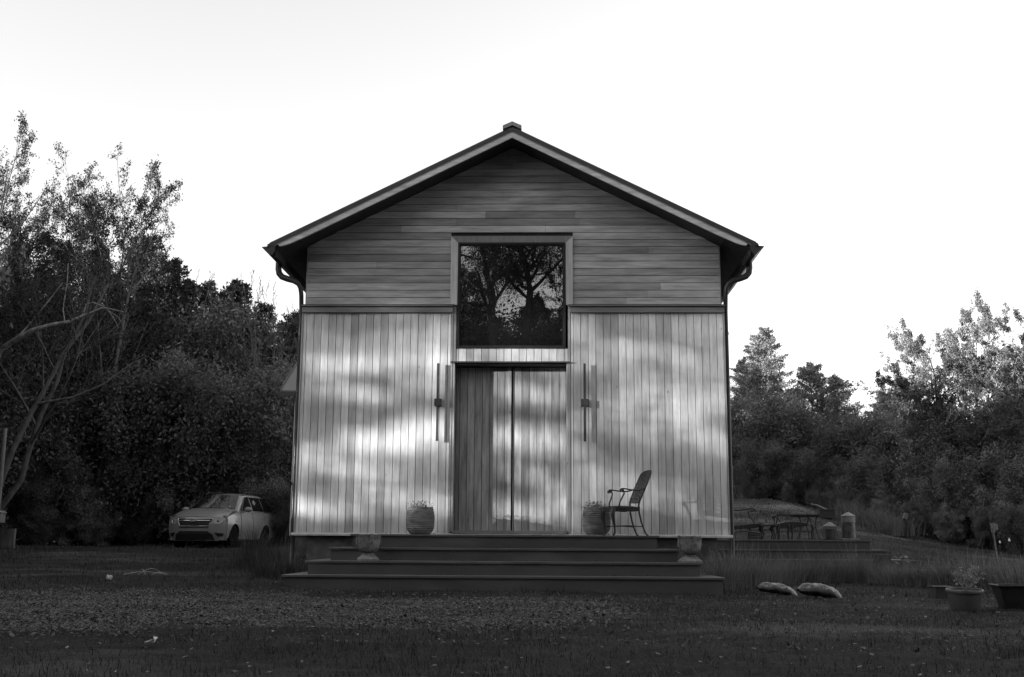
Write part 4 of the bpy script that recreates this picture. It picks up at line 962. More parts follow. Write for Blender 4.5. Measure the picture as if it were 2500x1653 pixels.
# ------------------------------------------------------------------ stone urns
def urn(x, y, rz_, label):
    root = thing('stone_urn', label, 'urn', (x, y, .4005), rz_, group='carved stone urns on the steps')
    b = MB(); 
    def sq(h, z): return [(h*sx, h*sy, z) for sx, sy in ((-1, -1), (1, -1), (1, 1), (-1, 1))]
    lv = [sq(.132, 0), sq(.133, .026), sq(.128, .032), sq(.082, .078), sq(.082, .088)]
    vs = [p for L in lv for p in L]; fs = [(3, 2, 1, 0), (16, 17, 18, 19)]+[(i*4+k, i*4+(k+1) % 4, (i+1)*4+(k+1) % 4, (i+1)*4+k) for i in range(4) for k in range(4)]
    b.add(vs, fs); b.lathe([(.080, .088), (.084, .092), (.082, .104), (.070, .108)], n=28); b.build('foot', MT['stone'], root, bevel=.002)
    g = MB(); prof = [(.068, .106), (.105, .125), (.135, .155), (.152, .19), (.160, .225), (.163, .26), (.163, .296), (.169, .299), (.169, .306), (.160, .309), (.160, .358), (.168, .361), (.168, .372), (.160, .380), (.148, .380), (.145, .33), (0, .32)]
    g.lathe(prof, n=44)
    # fluting on the bowl
    for k in range(22):
        a = 2*math.pi*k/22; g.tube([((r+.001)*math.cos(a), (r+.001)*math.sin(a), z) for r, z in prof[0:4]], [.003, .006, .007, .003], 5)
    g.build('bowl', MT['stone'], root, smooth=True)
    mk = MB(); U = 20; da = 2*math.pi/U
    for k in range(U):
        if k % 5 == 0: continue
        a0 = k*da
        for (u0, v0, u1, v1) in ((0, 0, 0, 1), (0, 1, .85, 1), (.85, 1, .85, .3), (.85, .3, .4, .3), (.4, .3, .4, .62), (0, 0, 1, 0)):
            steps_ = 1 if u0 == u1 else 3
            for j in range(steps_):
                ua, ub = u0+(u1-u0)*j/steps_, u0+(u1-u0)*(j+1)/steps_; za, zb = .314+v0*.038, .314+v1*.038
                aa, ab = a0+min(ua, ub)*da-.012, a0+max(ua, ub)*da+.012; z_a, z_b = min(za, zb)-.003, max(za, zb)+.003; R0, R1 = .159, .1665
                mk.add([(R*math.cos(A), R*math.sin(A), Z_) for R in (R0, R1) for A in (aa, ab) for Z_ in (z_a, z_b)], [(4, 6, 7, 5), (0, 4, 5, 1), (2, 3, 7, 6), (1, 5, 7, 3), (0, 2, 6, 4)])
    mk.build('key_pattern_band', MT['stone'], root)
    for k in range(4):
        a = k*math.pi/2; h = MB(); Mz = Matrix.Rotation(a, 4, 'Z')
        h.box(.160, .180, -.017, .017, .275, .385, 1, Mz); h.box(.179, .184, -.009, .009, .285, .38, .85, Mz)
        h.tube([Mz @ Vector((.178+.004*math.cos(t_), .026*math.sin(t_), .252+.026*math.cos(t_))) for t_ in [i*math.pi/8 for i in range(17)]], .0065, 6); h.build('ring_handle', MT['stone'], root, smooth=False)
urn(-2.005, -2.33, math.radians(-68), 'carved stone urn at the left end of the steps')
urn(2.66, -2.33, math.radians(-72), 'carved stone urn at the right end of the steps')

# ------------------------------------------------------------------ patio deck and its furniture
PZ = .767
pd = thing('patio_deck', 'low painted deck with stepped edge right of the house, carrying garden furniture', 'deck', (6, 8, 0))
for i, (x1, y0, zt, zb) in enumerate(((8.21, 8.0, .767, .57), (8.45, 7.62, .545, .35), (9.02, 7.24, .325, .12), (9.3, 6.86, .11, -.05))):
    t = MB(); t.box(-2.3, x1-6, y0-8, 4.5, zt-.035, zt); t.build('tread', MT['tread'], pd, bevel=.004)
    r = MB(); r.box(-2.3, x1-6.05, y0-8+.03, 4.45, zb-.1, zt-.036); r.build('riser', MT['riser'], pd)
def fp(x, y, Yd): return at((1780+x/9.488)/SC, (1220+y/9.488)/SC, Yd)
def fpt(pts, Yd, o): return [tuple(fp(x, y, Yd)-o) for x, y in pts]
K = MT['black']
# lounge chair
o = fp(300, 930, 9.8); o.z = PZ; lc = thing('lounge_chair', 'black metal lounge chair with scrolled arms against the house corner on the patio deck', 'chair', o)
for Yd, dy in ((9.5, 0), (10.15, 0)):
    q = MB(); q.tube(fpt([(20, 225), (80, 238), (160, 248), (260, 243), (370, 222), (480, 205), (560, 205), (590, 232), (560, 255), (530, 250)], Yd, o), .02, 7); q.ball(fp(530, 268, Yd)-o, .028, 10, 8)
    q.build('armrest', K, lc, smooth=True)
    q = MB(); q.tube(fpt([(462, 265), (446, 310), (452, 360), (500, 420), (560, 490), (575, 560)], Yd, o), .016, 7); q.build('arm_support', K, lc, smooth=True)
    for xx in (470, 60):
        q = MB(); q.tube(fpt([(xx, 640), (xx+10, 720), (xx-15, 820), (xx-5, 925)], Yd, o), [.03, .024, .016, .018], 7); q.build('leg', K, lc, smooth=True)
q = MB(); a, c, e, g = fp(-60, 615, 9.45)-o, fp(755, 540, 9.45)-o, fp(745, 640, 9.45)-o, fp(-60, 700, 9.45)-o
q.prism([(a.x, a.z), (c.x, c.z), (c.x+.01, c.z-.04), (e.x, e.z), (g.x, g.z)], 'y', a.y, a.y+.75); q.build('seat', K, lc, bevel=.008)
# ottoman
o = fp(450, 930, 8.9); o.z = PZ; ot = thing('footstool', 'low black metal footstool with curved top rail in front of the lounge chair', 'footstool', o)
for Yd in (8.7, 9.2):
    q = MB(); q.tube(fpt([(100, 775), (190, 740), (290, 718), (380, 722), (520, 750), (650, 765), (740, 790), (775, 860), (770, 925)], Yd, o), .016, 7)
    q.tube(fpt([(120, 770), (150, 850), (130, 925)], Yd, o), .014, 7); q.build('rail', K, ot, smooth=True)
q = MB()
for yy in (795, 830, 865, 898): a, c = fp(430, yy, 8.85)-o, fp(720, yy, 8.85)-o; q.box(a.x, c.x, a.y, a.y+.3, a.z-.012, a.z+.012)
q.build('slat_shelf', K, ot)
# low side table
o = fp(910, 930, 9.3); o.z = PZ; st = thing('side_table', 'small low black metal table between the footstool and the second armchair', 'table', o)
q = MB(); a, c = fp(745, 595, 9.2)-o, fp(1060, 595, 9.2)-o; q.box(a.x, c.x, -.3, .4, a.z-.012, a.z+.012); q.build('table_top', K, st, bevel=.003)
for xx in (790, 1040):
    for dy in (-.22, .3):
        q = MB(); P = [Vector(p) for p in fpt([(xx, 600), (xx-40, 680), (xx+15, 790), (xx-15, 925)], 9.2, o)]; q.tube([(p.x+.1*dy, dy, p.z) for p in P], [.026, .03, .018, .016], 7); q.build('leg', K, st, smooth=True)
q = MB(); a, c = fp(800, 700, 9.2)-o, fp(1040, 700, 9.2)-o; q.box(a.x, c.x, -.2, .25, a.z-.01, a.z+.01); q.build('shelf', K, st)
# second armchair, low woven seat
o = fp(1500, 930, 9.4); o.z = PZ; ac = thing('woven_armchair', 'black metal armchair with pierced seat and one scrolled arm in front of the patio table', 'chair', o)
q = MB(); P = [fp(x, y, 9.15)-o for x, y in ((1195, 545), (1300, 518), (1450, 508), (1640, 515), (1845, 545), (1850, 600), (1660, 635), (1450, 650), (1230, 660))]
q.prism([(p.x, p.z) for p in P][::-1], 'y', -.22, .28); q.build('seat', K, ac, bevel=.006)
for xx, cur in ((1150, -20), (1365, 15), (1470, -15), (1905, 30)):
    for dy in (-.2, .3):
        q = MB(); P = [fp(x, y, 9.2)-o for x, y in ((xx, 560), (xx+cur*1.4, 660), (xx+cur*.2, 800), (xx+cur*.9, 925))]
        if xx in (1365, 1470) and dy > 0: continue
        q.tube([(p.x+.12*(dy > 0), dy, p.z) for p in P], [.036, .040, .022, .024], 7); q.build('leg', K, ac, smooth=True)
for dy in (-.2,):
    q = MB(); P = [fp(x, y, 9.2)-o for x, y in ((1015, 440), (1005, 405), (1030, 380), (1080, 388), (1130, 425), (1165, 480), (1195, 540))]; q.tube([(p.x, dy, p.z) for p in P], .015, 7)
    p = fp(1020, 415, 9.2)-o; q.ball((p.x, dy, p.z), .028, 9, 7); q.build('armrest', K, ac, smooth=True)
    q = MB(); P = [fp(x, y, 9.2)-o for x, y in ((1055, 400), (1050, 480), (1040, 590), (1110, 640))]; q.tube([(p.x, dy, p.z) for p in P], .016, 7); q.build('arm_support', K, ac, smooth=True)
q = MB(); a, c = fp(1200, 740, 9.2)-o, fp(1900, 740, 9.2)-o; q.tube([(a.x, -.15, a.z), (c.x, -.15, a.z)], .009, 6); q.build('stretcher', K, ac, smooth=True)
# table
o = fp(1650, 930, 10.6); o.z = PZ; tb = thing('patio_table', 'long black metal table with bowed legs behind the pierced armchair', 'table', o)
q = MB(); a, c = fp(1072, 352, 10.3)-o, fp(2190, 358, 10.3)-o; q.box(a.x, c.x, -.35, .35, a.z-.012, a.z+.012); a2_, c2_ = fp(1500, 352, 10.3)-o, fp(2090, 370, 10.3)-o; q.box(a2_.x, c2_.x, -.3, .3, a.z-.045, a.z-.013); q.build('table_top', K, tb)
for pts in ([(1140, 372), (1125, 440), (1100, 560), (1115, 740), (1070, 925)], [(1625, 385), (1672, 500), (1680, 640), (1645, 780), (1580, 922)], [(1735, 385), (1755, 500), (1745, 700), (1738, 922)],
            [(1800, 365), (1870, 440), (1930, 560), (1955, 740), (1990, 922)], [(1945, 385), (1925, 500), (1900, 620), (1950, 760), (1960, 922)], [(2052, 385), (2018, 500), (2020, 640), (2060, 790), (2130, 922)]):
    q = MB(); P = [fp(x, y, 10.3)-o for x, y in pts]; q.tube([(p.x, (.2 if pts[0][0] in (1735, 1945) else -.25), p.z) for p in P], .017, 7); q.build('leg', K, tb, smooth=True)
q = MB(); a, c = fp(1960, 650, 10.3)-o, fp(2020, 650, 10.3)-o; q.tube([(a.x, -.25, a.z), (c.x, -.25, c.z)], .02, 6); q.build('brace', K, tb)
# lanterns
def lp_(x, y, Yd): return at((2000+x/17.425)/SC, (1240+y/17.425)/SC, Yd)
wire = plain('pale_wire', .10, .5, .3, 30)
o = lp_(470, 1340, 8.6); o.z = PZ; ln1 = thing('wire_lantern', 'shorter wire lantern with pale conical lid beside the table leg on the patio deck', 'lantern', o, group='lanterns on the patio deck')
R0 = .155; z0 = .02; z1 = .33; q = MB()
for k in range(28): a = k*2*math.pi/28; q.tube([(R0*math.cos(a), R0*math.sin(a), z0), (R0*.96*math.cos(a), R0*.96*math.sin(a), z1)], .0025, 4)
for j in range(9): z = z0+(z1-z0)*j/8; q.tube([(R0*math.cos(a), R0*math.sin(a), z) for a in [i*math.pi/12 for i in range(25)]], .0025, 4)
q.build('cage', wire, ln1)
q = MB(); q.lathe([(.16, 0), (.20, .005), (.20, .02), (.16, .024), (0, .024)], n=28); q.build('base', MT['black'], ln1)
q = MB(); q.lathe([(.165, .318), (.165, .33), (.03, .42), (.012, .425), (0, .425)], n=28); q.build('lid', plain('pale_lid', .20, .6, .4, 40, bmp=.5), ln1)
q = MB(); q.lathe([(.10, .026), (.11, .05), (.11, .26), (0, .27)], n=20); q.build('inner_glass', plain('dusty_glass', .045, .3), ln1)
o = lp_(1270, 1340, 8.6); o.z = PZ; ln2 = thing('domed_lantern', 'taller lantern with pale pointed lid and band at the end of the patio deck', 'lantern', o, group='lanterns on the patio deck')
q = MB(); q.box(-.21, .21, -.2, .2, 0, .045); q.build('base', MT['flash'] if False else plain('pale_base', .15, .8, .3, 10), ln2, bevel=.012)
q = MB(); q.lathe([(.165, .048), (.168, .06), (.158, .42), (0, .42)], n=30); q.build('glass_body', plain('smoky_glass', .06, .25, .5, 7), ln2)
q = MB(); q.lathe([(.160, .421), (.166, .425), (.163, .56), (0, .565)], n=30); q.build('upper_band', plain('pale_mesh_band', .17, .6, .35, 45, bmp=.4), ln2)
q = MB(); q.lathe([(.168, .566), (.170, .575), (.02, .665), (0, .67)], n=30); q.build('lid', plain('pale_lid_weathered', .24, .6, .35, 40, bmp=.5), ln2)
q = MB(); q.ball((0, 0, .685), .02, 8, 6); q.build('knob', K, ln2)

# ------------------------------------------------------------------ things on the right lawn
p = at(2235, 1408, -6.5); rp_ = thing('round_planter', 'round grey planter with a twiggy plant on the grass at the right', 'plant pot', (p.x, p.y, gzf(p.x, p.y)-.0)); rp_.rotation_euler = (math.radians(4), 0, 0)
q = MB(); q.lathe([(0, 0), (.145, 0), (.155, .02), (.172, .16), (.176, .19), (.192, .195), (.196, .212), (.190, .225), (.176, .225), (.170, .20), (0, .195)], n=40); q.build('pot_body', plain('grey_planter', .075, .5, .25, 5), rp_, smooth=True)
rng = np.random.default_rng(9); tr = [curve_trunk(rng, (0, 0, .19), (rng.uniform(-.22, .18), rng.uniform(-.15, .15), rng.uniform(.32, .46)), .006, .002, 6, .012) for _ in range(8)]
l1, tw = grow(rng, tr, depth=2, kids=(5, 4), ratio=.45, angle=(25, 60), start=.2, minr=.0015); V, Fq = tubes_arrays(l1, 4); L = leaves_on(tw, 4, .026, rng, .01)
np_mesh('plant', np.concatenate([V, L[0]]), np.concatenate([Fq, L[1]+len(V)]), leafmat('planter_plant', .30), rp_, tone=np.concatenate([np.ones(len(Fq)), L[2]]))
p = at(2350, 1400, -6.3); tu = thing('rectangular_tub', 'dark rectangular planting tub cut off by the right edge of the picture', 'plant pot', (p.x+.18, p.y, gzf(p.x, p.y)-.01), math.radians(-8))
q = MB(); lv = [(.30, .15, 0), (.36, .20, .235), (.385, .225, .24), (.385, .225, .262), (.355, .195, .262), (.35, .19, .22)]; vs = [(a*sx, c*sy, z) for a, c, z in lv for sx, sy in ((-1, -1), (1, -1), (1, 1), (-1, 1))]
q.add(vs, [(3, 2, 1, 0), (20, 21, 22, 23)]+[(i*4+k, i*4+(k+1) % 4, (i+1)*4+(k+1) % 4, (i+1)*4+k) for i in range(5) for k in range(4)]); q.build('tub_body', plain('black_tub', .016, .5, .3, 6), tu, bevel=.006)
p = at(2180, 1350, -3.8); q = MB(); q.prism([(-.13, 0), (.13, 0), (.11, .17), (-.11, .17)], 'y', -.1, .1); q.box(-.125, .125, -.115, .115, .17, .182)
bx = q.build('plastic_box', plain('dark_box', .03, .6), None, bevel=.004); bx.location = (p.x, p.y, gzf(p.x, p.y)-.02); tag(bx, 'small dark upturned box in the tall grass behind the round planter', 'box')
# paddle on a leaning stake
p = at(2306, 1300, 2.0); pdl = thing('paddle_sign', 'blank wooden paddle board on a thin leaning stake above the tall grass', 'sign', (p.x, p.y, gzf(p.x, p.y)))
def sp3(x, y, Yd): return at((2160+x/5.226)/SC, (1220+y/5.226)/SC, Yd)
O3 = Vector(pdl.location); bpts = [sp3(x, y, 2.0)-O3 for x, y in ((1343, 300), (1400, 298), (1440, 320), (1447, 385), (1417, 386), (1408, 416), (1366, 421))]
q = MB(); q.prism([(v.x, v.z) for v in bpts][::-1], 'y', -.012, .012, 1.0)
for xx in (1378, 1402): a, c = sp3(xx, 302, 2.0)-O3, sp3(xx+12, 412, 2.0)-O3; q.tube([(a.x, -.014, a.z), (c.x, -.014, c.z)], .003, 4, .4)
q.build('board', plain('raw_board', .20, .7, .3, 12), pdl)
q = MB(); a, c = sp3(1372, 355, 2.0)-O3, sp3(1428, 720, 2.0)-O3; e = c+(c-a)*(c.z+.05)/(a.z-c.z); q.tube([(a.x, -.02, a.z), (c.x, -.02, c.z), (e.x, -.02, e.z)], .013, 7); q.build('stake', plain('stake_wood', .15, .7), pdl)
for i, (x, y, s_) in enumerate(((1468, 535, .045), (1588, 512, .052))):
    p = sp3(x, y+10, 13.0); g0 = gzf(p.x, p.y); r_ = thing('white_marker', ['smaller white teardrop marker near the paddle stake', 'larger white teardrop marker nearer the right edge'][i], 'marker', (p.x, p.y, g0), group='white markers on the lawn')
    zc = p.z-g0; q = MB(); q.lathe([(0, zc-s_*.6), (s_*.55, zc-s_*.35), (s_*.6, zc), (s_*.2, zc+s_*1.1), (0, zc+s_*1.5)], n=12); q.build('teardrop', plain('white_enamel', .75, .4), r_, smooth=True)
    q = MB(); q.tube([(0, 0, -.05), (0, 0, max(.02, zc-s_*.5))], .006, 5); q.build('pin', K, r_)
p = sp3(270, 235, 16.5); g0 = gzf(p.x, p.y); wp_ = thing('white_post', 'pale weathered post with a tilted cap in front of the right wood', 'post', (p.x, p.y, g0))
q = MB(); q.box(-.05, .05, -.05, .05, -.1, p.z-g0); q.build('shaft', plain('dull_post', .012), wp_); q = MB(); M = Matrix.Translation((-.01, 0, p.z-g0+.06)) @ Matrix.Rotation(.35, 4, 'Y'); q.box(-.06, .06, -.07, .07, -.09, .09, 1, M); q.build('cap', plain('pale_cap', .10), wp_)
# log and dark trough on the far lawn
p = at(1912, 1187, 18.5); g0 = gzf(p.x, p.y); fpit = thing('fire_trough', 'dark trough with pale driftwood sticking out on the far lawn', 'trough', (p.x, p.y, g0))
q = MB(); q.box(-.24, .24, -.2, .2, 0, .26); q.box(-.27, .27, -.23, .23, .26, .285); q.build('trough_body', K, fpit)
q = MB(); q.tube([(.05, 0, .27), (-.25, .05, .42), (-.45, .1, .45)], .03, 6, 1.0); q.build('driftwood', MT['barkpale'], fpit)
# low pale box and broad-leaved plant at the end of the deck steps
p = at(2043, 1300, 6.4); q = MB(); q.box(-.16, .16, -.12, .12, 0, .34); q.box(-.17, .17, -.13, .13, .34, .352); bx = q.build('block_planter', MT['concrete'], None, bevel=.006); bx.location = (p.x, p.y, .1); tag(bx, 'small pale block planter at the end of the patio deck steps', 'planter')
p = at(2088, 1290, 6.6); bl = thing('broad_leaf_plant', 'broad-leaved plant with a few pale leaves beside the patio deck steps', 'plant', (p.x, p.y, gzf(p.x, p.y)))
rng = np.random.default_rng(3); zt_ = p.z-gzf(p.x, p.y); V = []; Fl = []
for k in range(16):
    a = rng.uniform(0, 6.28); z_ = zt_*rng.uniform(.4, 1.15); L_ = rng.uniform(.12, .22); d = np.array([math.cos(a), math.sin(a), rng.uniform(-.1, .7)]); d /= np.linalg.norm(d); sd_ = np.array([-math.sin(a), math.cos(a), 0])*.05; b0 = np.array([rng.uniform(-.08, .08), rng.uniform(-.08, .08), z_])
    i0 = len(V); V += [b0, b0+d*L_*.5+sd_, b0+d*L_-np.array([0, 0, .03]), b0+d*L_*.5-sd_]; Fl.append([i0, i0+1, i0+2, i0+3])
np_mesh('leaf_cluster', np.array(V), np.array(Fl), leafmat('broad_pale_leaves', .30), bl)
q = MB()
for k in range(4): q.tube([(0, 0, -.05), (rng.uniform(-.06, .06), rng.uniform(-.06, .06), zt_)], .008, 5)
q.build('stem', MT['twig'], bl)

# ------------------------------------------------------------------ soil bags
def bag(px, py, Yd, lx, ly, lz, rzb, tilt, label, txt, seed):
    p = at(px, py, Yd); root = thing('soil_bag', label, 'bag', (p.x, p.y, gzf(p.x, p.y)), rzb, group='soil bags on the grass'); rng = np.random.default_rng(seed)
    M = Matrix.Rotation(tilt, 4, 'Y'); zb = lz*.72
    def surf(u, v):   # u along, v around
        e = (1-abs(u)**4.5)**.55 if abs(u) < 1 else 0; w_ = ly*(.62+.38*e); h_ = lz*max(.22, e); a = v
        r = Vector((u*lx, w_*math.cos(a), h_*math.sin(a)*(1 if math.sin(a) > 0 else .55)))
        r.z += .006*math.sin(u*9+math.cos(a)*4+seed)*e+.004*math.sin(u*23+a*5)*e-.16*lx*max(0, u)**2*1.6-.05*lx*max(0, -u)**2
        return (M @ r)+Vector((0, 0, zb))
    q = MB(); NU, NV = 36, 26
    q.grid([[surf(-1+2*i/NU, 2*math.pi*j/NV) for j in range(NV+1)] for i in range(NU+1)]); q.build('sack', plain('printed_sack', .022, .34, .8, 12, bmp=.5, spec=.55), root, smooth=True)
    def face(mesh_pts, u0, a0, s_):   # put flat artwork on the front of the sack
        out = []
        for x, y in mesh_pts:
            u = u0+x*s_/lx; a = a0+y*s_/lz*.75; P = surf(u, math.pi-a); Pn = surf(u, math.pi-a+.02); Pu = surf(u+.01, math.pi-a); nn = (Pn-P).cross(Pu-P).normalized()
            if nn.y > 0: nn = -nn
            out.append(P+nn*.003)
        return out
    q = MB(); pts = [(math.cos(t_)*.085, math.sin(t_)*.026) for t_ in [i*2*math.pi/16 for i in range(16)]]
    P = face(pts+[(0, 0)], -.60, .62, 1); q.add(P, [(i, (i+1) % 16, 16) for i in range(16)]); q.build('printed_oval', plain('pale_print', .17, .4, .5, 40), root)
    for s_t, u0 in txt:
        cu = bpy.data.curves.new('print', 'FONT'); cu.body = s_t; cu.size = .052; cu.align_x = 'CENTER'; cu.align_y = 'CENTER'; to = bpy.data.objects.new('print', cu); COL.objects.link(to)
        dg = bpy.context.evaluated_depsgraph_get(); me = bpy.data.meshes.new_from_object(to.evaluated_get(dg)); bpy.data.objects.remove(to); bpy.data.curves.remove(cu)
        P = face([(v.co.x, v.co.y) for v in me.vertices], u0, .62, 1.0); q = MB(); q.add(P, [tuple(f.vertices) for f in me.polygons]); bpy.data.meshes.remove(me); q.build('printed_number', plain('white_print', .40), root)
bag(1800, 1354, -2.9, .28, .15, .088, math.radians(-4), .13, 'soil bag lying on the grass nearer the steps, printed number on its side', (('1200', .15), ('2', .45)), 1)
bag(1899, 1380, -3.7, .285, .17, .105, math.radians(-3), .12, 'plumper soil bag farther from the steps, its right end sagging to the grass', (('1200', .20), ('2', .50)), 2)

# ------------------------------------------------------------------ things at the far left
q = MB(); p = at(10, 1275, 12); g0 = gzf(p.x, p.y); zt_ = at(10, 1226, 12).z-g0
for k in range(5): q.box(-.36+k*.125, -.36+k*.125+.12, -.05, .05, -.1, zt_+.006*k, [1, .7, 1.2, .9, 1.1][k])
ps = q.build('plank_stump', plain('old_planks', .10, .8, .5, 9, stretch=(1, 1, .2)), None); ps.location = (p.x, p.y, g0); tag(ps, 'stub of upright weathered planks at the far left edge of the yard', 'post')
p = at(-6, 1200, 12); zt_ = at(0, 992, 12).z-g0; q = MB(); q.tube([(0, 0, -.1), (0, 0, zt_-.03), (0, 0, zt_)], [.06, .06, .045], 10); pp = q.build('pale_pole', plain('pale_pole_paint', .12), None, smooth=True); pp.location = (p.x, p.y, g0); tag(pp, 'pale upright pole cut by the left edge of the picture', 'pole')
p = at(-8, 1196, 11.4); q = MB(); q.box(-.17, .17, -.15, .15, -.16, .10); q.prism([(-.20, .10), (.20, .10), (.12, .16), (-.12, .16)], 'y', -.18, .18); lb = thing('post_box', 'small pale box with a sloping lid on a post at the left edge', 'box', (p.x, p.y, gzf(p.x, p.y))); hz = p.z-lb.location.z
for i_ in range(len(q.v)): q.v[i_] = (q.v[i_][0], q.v[i_][1], q.v[i_][2]+hz)
q.build('box_body', plain('pale_box', .16), lb); q = MB(); q.box(-.05, .05, -.05, .05, -.1, hz-.161); q.build('post', MT['bark'], lb)

# ------------------------------------------------------------------ ground cover
def gravel(x, y):
    """1 inside the drive strip of chips"""
    e = .35*np.sin(x*1.3)+.25*np.sin(x*2.9+y*1.7)+.2*np.sin(y*3.1-x*.7)
    dx = np.where(x > -.3, (x+.3)/1.9, 0)*1.0; ya = -7.2; hy = np.where(x < -2.5, 3.4, 2.7)
    q = dx**2+((y-ya)/hy)**2+e*.10; return np.clip((1.10-q)/.40, 0, 1)
gmat = leafmat('lawn_blades', .034, .2)
def lawn(name, n, x0, x1, y0, y1, h, wd, seed, label, near_w=True, mat=gmat, avoid=True, thin=.0):
    rng = np.random.default_rng(seed); u = rng.random(n)
    y = y0+(y1-y0)*(u**1.6 if near_w else u); x = rng.uniform(x0, x1, n)
    # keep only what the lens could see, with a margin
    keep = np.abs(x-CAM.x+.03*(y-CAM.y)) < .50*(y-CAM.y)+1.2
    g = gravel(x, y); patch = .5+.5*np.sin(x*1.9+2*np.sin(y*1.1))*np.sin(y*1.7+x*.6); keep &= rng.random(n) > g*.72
    keep &= ~((x > -3.1) & (x < 3.05) & (y > -2.95)); keep &= rng.random(n) < .30+.70*patch
    keep &= ~((x > -3.6) & (x < 3.6) & (y > 0) & (y < 12)); keep &= ~((x > 3.7) & (x < 9.3) & (y > 6.9) & (y < 12.5))
    x, y = x[keep], y[keep]; k = len(x); hh = h*rng.uniform(.45, 1.3, k)*(.7+.6*patch[keep]); base = np.stack([x, y, gz(x, y)-.008], 1)
    V, Fq, tn = strips(base, rng.uniform(0, 6.28, k), hh, np.full(k, wd)*(1+ (y-y0)*.03), rng.uniform(.05, .9, k), rng.uniform(0, 1.1, k), rng, 2)
    pt = .75+.75*(.5+.5*np.sin(x*2.3+1.7*np.sin(y*1.9))*np.sin(y*2.1-x*.8))**1.5; tn = tn*np.tile(pt, 2)
    tag(np_mesh(name, V, Fq, mat, tone=tn), label, 'grass', kind='stuff')
lawn('grass', 150000, -9, 10, -15.2, -2.0, .055, .0042, 1, 'short dark lawn grass in the foreground')
lawn('grass', 60000, -22, 24, -4.0, 20, .09, .012, 2, 'rough short grass beyond the steps and round the yard', near_w=False)
lawn('grass', 34000, 3, 11, 8, 34, .06, .018, 3, 'paler mown grass on the slope behind the patio deck', near_w=False, mat=leafmat('mown_grass', .058, .25))  # blades lightened in colour for the open sky over the slope
# chips on the drive
rng = np.random.default_rng(12); n = 150000; x = rng.uniform(-9, 5, n); y = rng.uniform(-11.2, -3.2, n); g = gravel(x, y); kp = (rng.random(n) < g*.85+.05) & (np.abs(x-CAM.x+.03*(y-CAM.y)) < .50*(y-CAM.y)+1.2); x, y = x[kp], y[kp]; k = len(x)
s_ = rng.uniform(.005, .017, (k, 1))*(1+.9*(rng.random((k, 1)) < .06)); A = rng.uniform(0, 6.28, k); tl = rng.normal(0, .35, (k, 2)); U = np.stack([np.cos(A), np.sin(A), tl[:, 0]], 1)*s_; Wv = np.stack([-np.sin(A), np.cos(A), tl[:, 1]], 1)*s_*rng.uniform(.35, .8, (k, 1)); C = np.stack([x, y, gz(x, y)+.006+rng.random(k)*.008], 1); UP = np.array([0, 0, 1.0])*s_*.35
V = np.stack([C-U, C+Wv, C+U, C-Wv, C+UP], 1).reshape(-1, 3); o_ = (np.arange(k)*5)[:, None]; Fq = np.concatenate([o_+np.array([[a, c, 4]]) for a, c in ((0, 3), (3, 2), (2, 1), (1, 0))], 0)
tag(np_mesh('gravel', V, Fq, plain('chips', .068, .8, .5, 25), tone=np.tile(rng.uniform(.35, 1.7, k), 4)), 'loose pale chips scattered over the drive before the steps', 'gravel', kind='stuff')
# fallen leaves
rng = np.random.default_rng(14); n = 1500; x = rng.uniform(-9, 9, n); y = -14.5+13*rng.random(n)**1.3; C = np.stack([x, y, gz(x, y)+.02], 1); C = C[~((x > -3.3) & (x < 3.2) & (y > -3.1))]; V, Fq, tn = leaf_arrays(C, .045, rng, aspect=.5); V[:, 2] = np.repeat(C[:, 2], 4)+(V[:, 2]-np.repeat(C[:, 2], 4))*.35
tag(np_mesh('fallen_leaves', V, Fq, MT['litter'], tone=tn), 'dry leaves lying on the lawn and drive', 'leaves', kind='stuff')
C = []
for (x0, x1, ye, zt, zb) in tiers:
    for q_ in range(5):
        c = rng.uniform(x0+.3, x1-.6); m_ = int(rng.uniform(8, 30)*(2.2 if zt < .3 else .9)); C.append(np.stack([c+rng.normal(0, .22, m_).clip(-.6, .6), ye+rng.uniform(.08, .38, m_), np.full(m_, zt+.008)], 1))
C = np.concatenate(C); C = C[(C[:, 0] > -2.9) & (C[:, 0] < 2.8)]; V, Fq, tn = leaf_arrays(C, .045, rng, aspect=.5); V[:, 2] = np.repeat(C[:, 2], 4)+np.abs(V[:, 2]-np.repeat(C[:, 2], 4))*.45
tag(np_mesh('fallen_leaves', V, Fq, plain('dark_dead_leaves', .04, .8), tone=tn), 'dark dead leaves gathered on the treads of the front steps', 'leaves', kind='stuff')
# tall grass clumps
def clump(x, y, n, h, spread, seed, label, stalks=6, lean=.5, grp='clumps of tall grass', mat='tallgrass', wd=.006):
    rng = np.random.default_rng(seed); root = thing('grass_clump', label, 'grass clump', (x, y, gzf(x, y)), group=grp); a = rng.uniform(0, 6.28, n); r = np.abs(rng.normal(0, spread*.5, n)); base = np.stack([r*np.cos(a), r*np.sin(a)*.7, np.full(n, -.03)], 1)
    V, Fq, tn = strips(base, a+rng.normal(0, .6, n), h*rng.uniform(.5, 1.15, n), np.full(n, wd), np.abs(rng.normal(0, lean*.5, n)), rng.uniform(.2, 1.5, n), rng, 5); np_mesh('blades', V, Fq, MT[mat], root, tone=tn)
    if stalks:
        a = rng.uniform(0, 6.28, stalks); base = np.stack([.3*spread*np.cos(a), .3*spread*np.sin(a), np.zeros(stalks)], 1)
        V, Fq, tn = strips(base, a, h*rng.uniform(1.2, 1.6, stalks), np.full(stalks, .008), np.abs(rng.normal(0, .25, stalks)), rng.uniform(0, .6, stalks), rng, 6); np_mesh('stalks', V, Fq, leafmat('pale_stalks', .22) if 'pale_stalks' not in bpy.data.materials else bpy.data.materials['pale_stalks'], root, tone=tn)
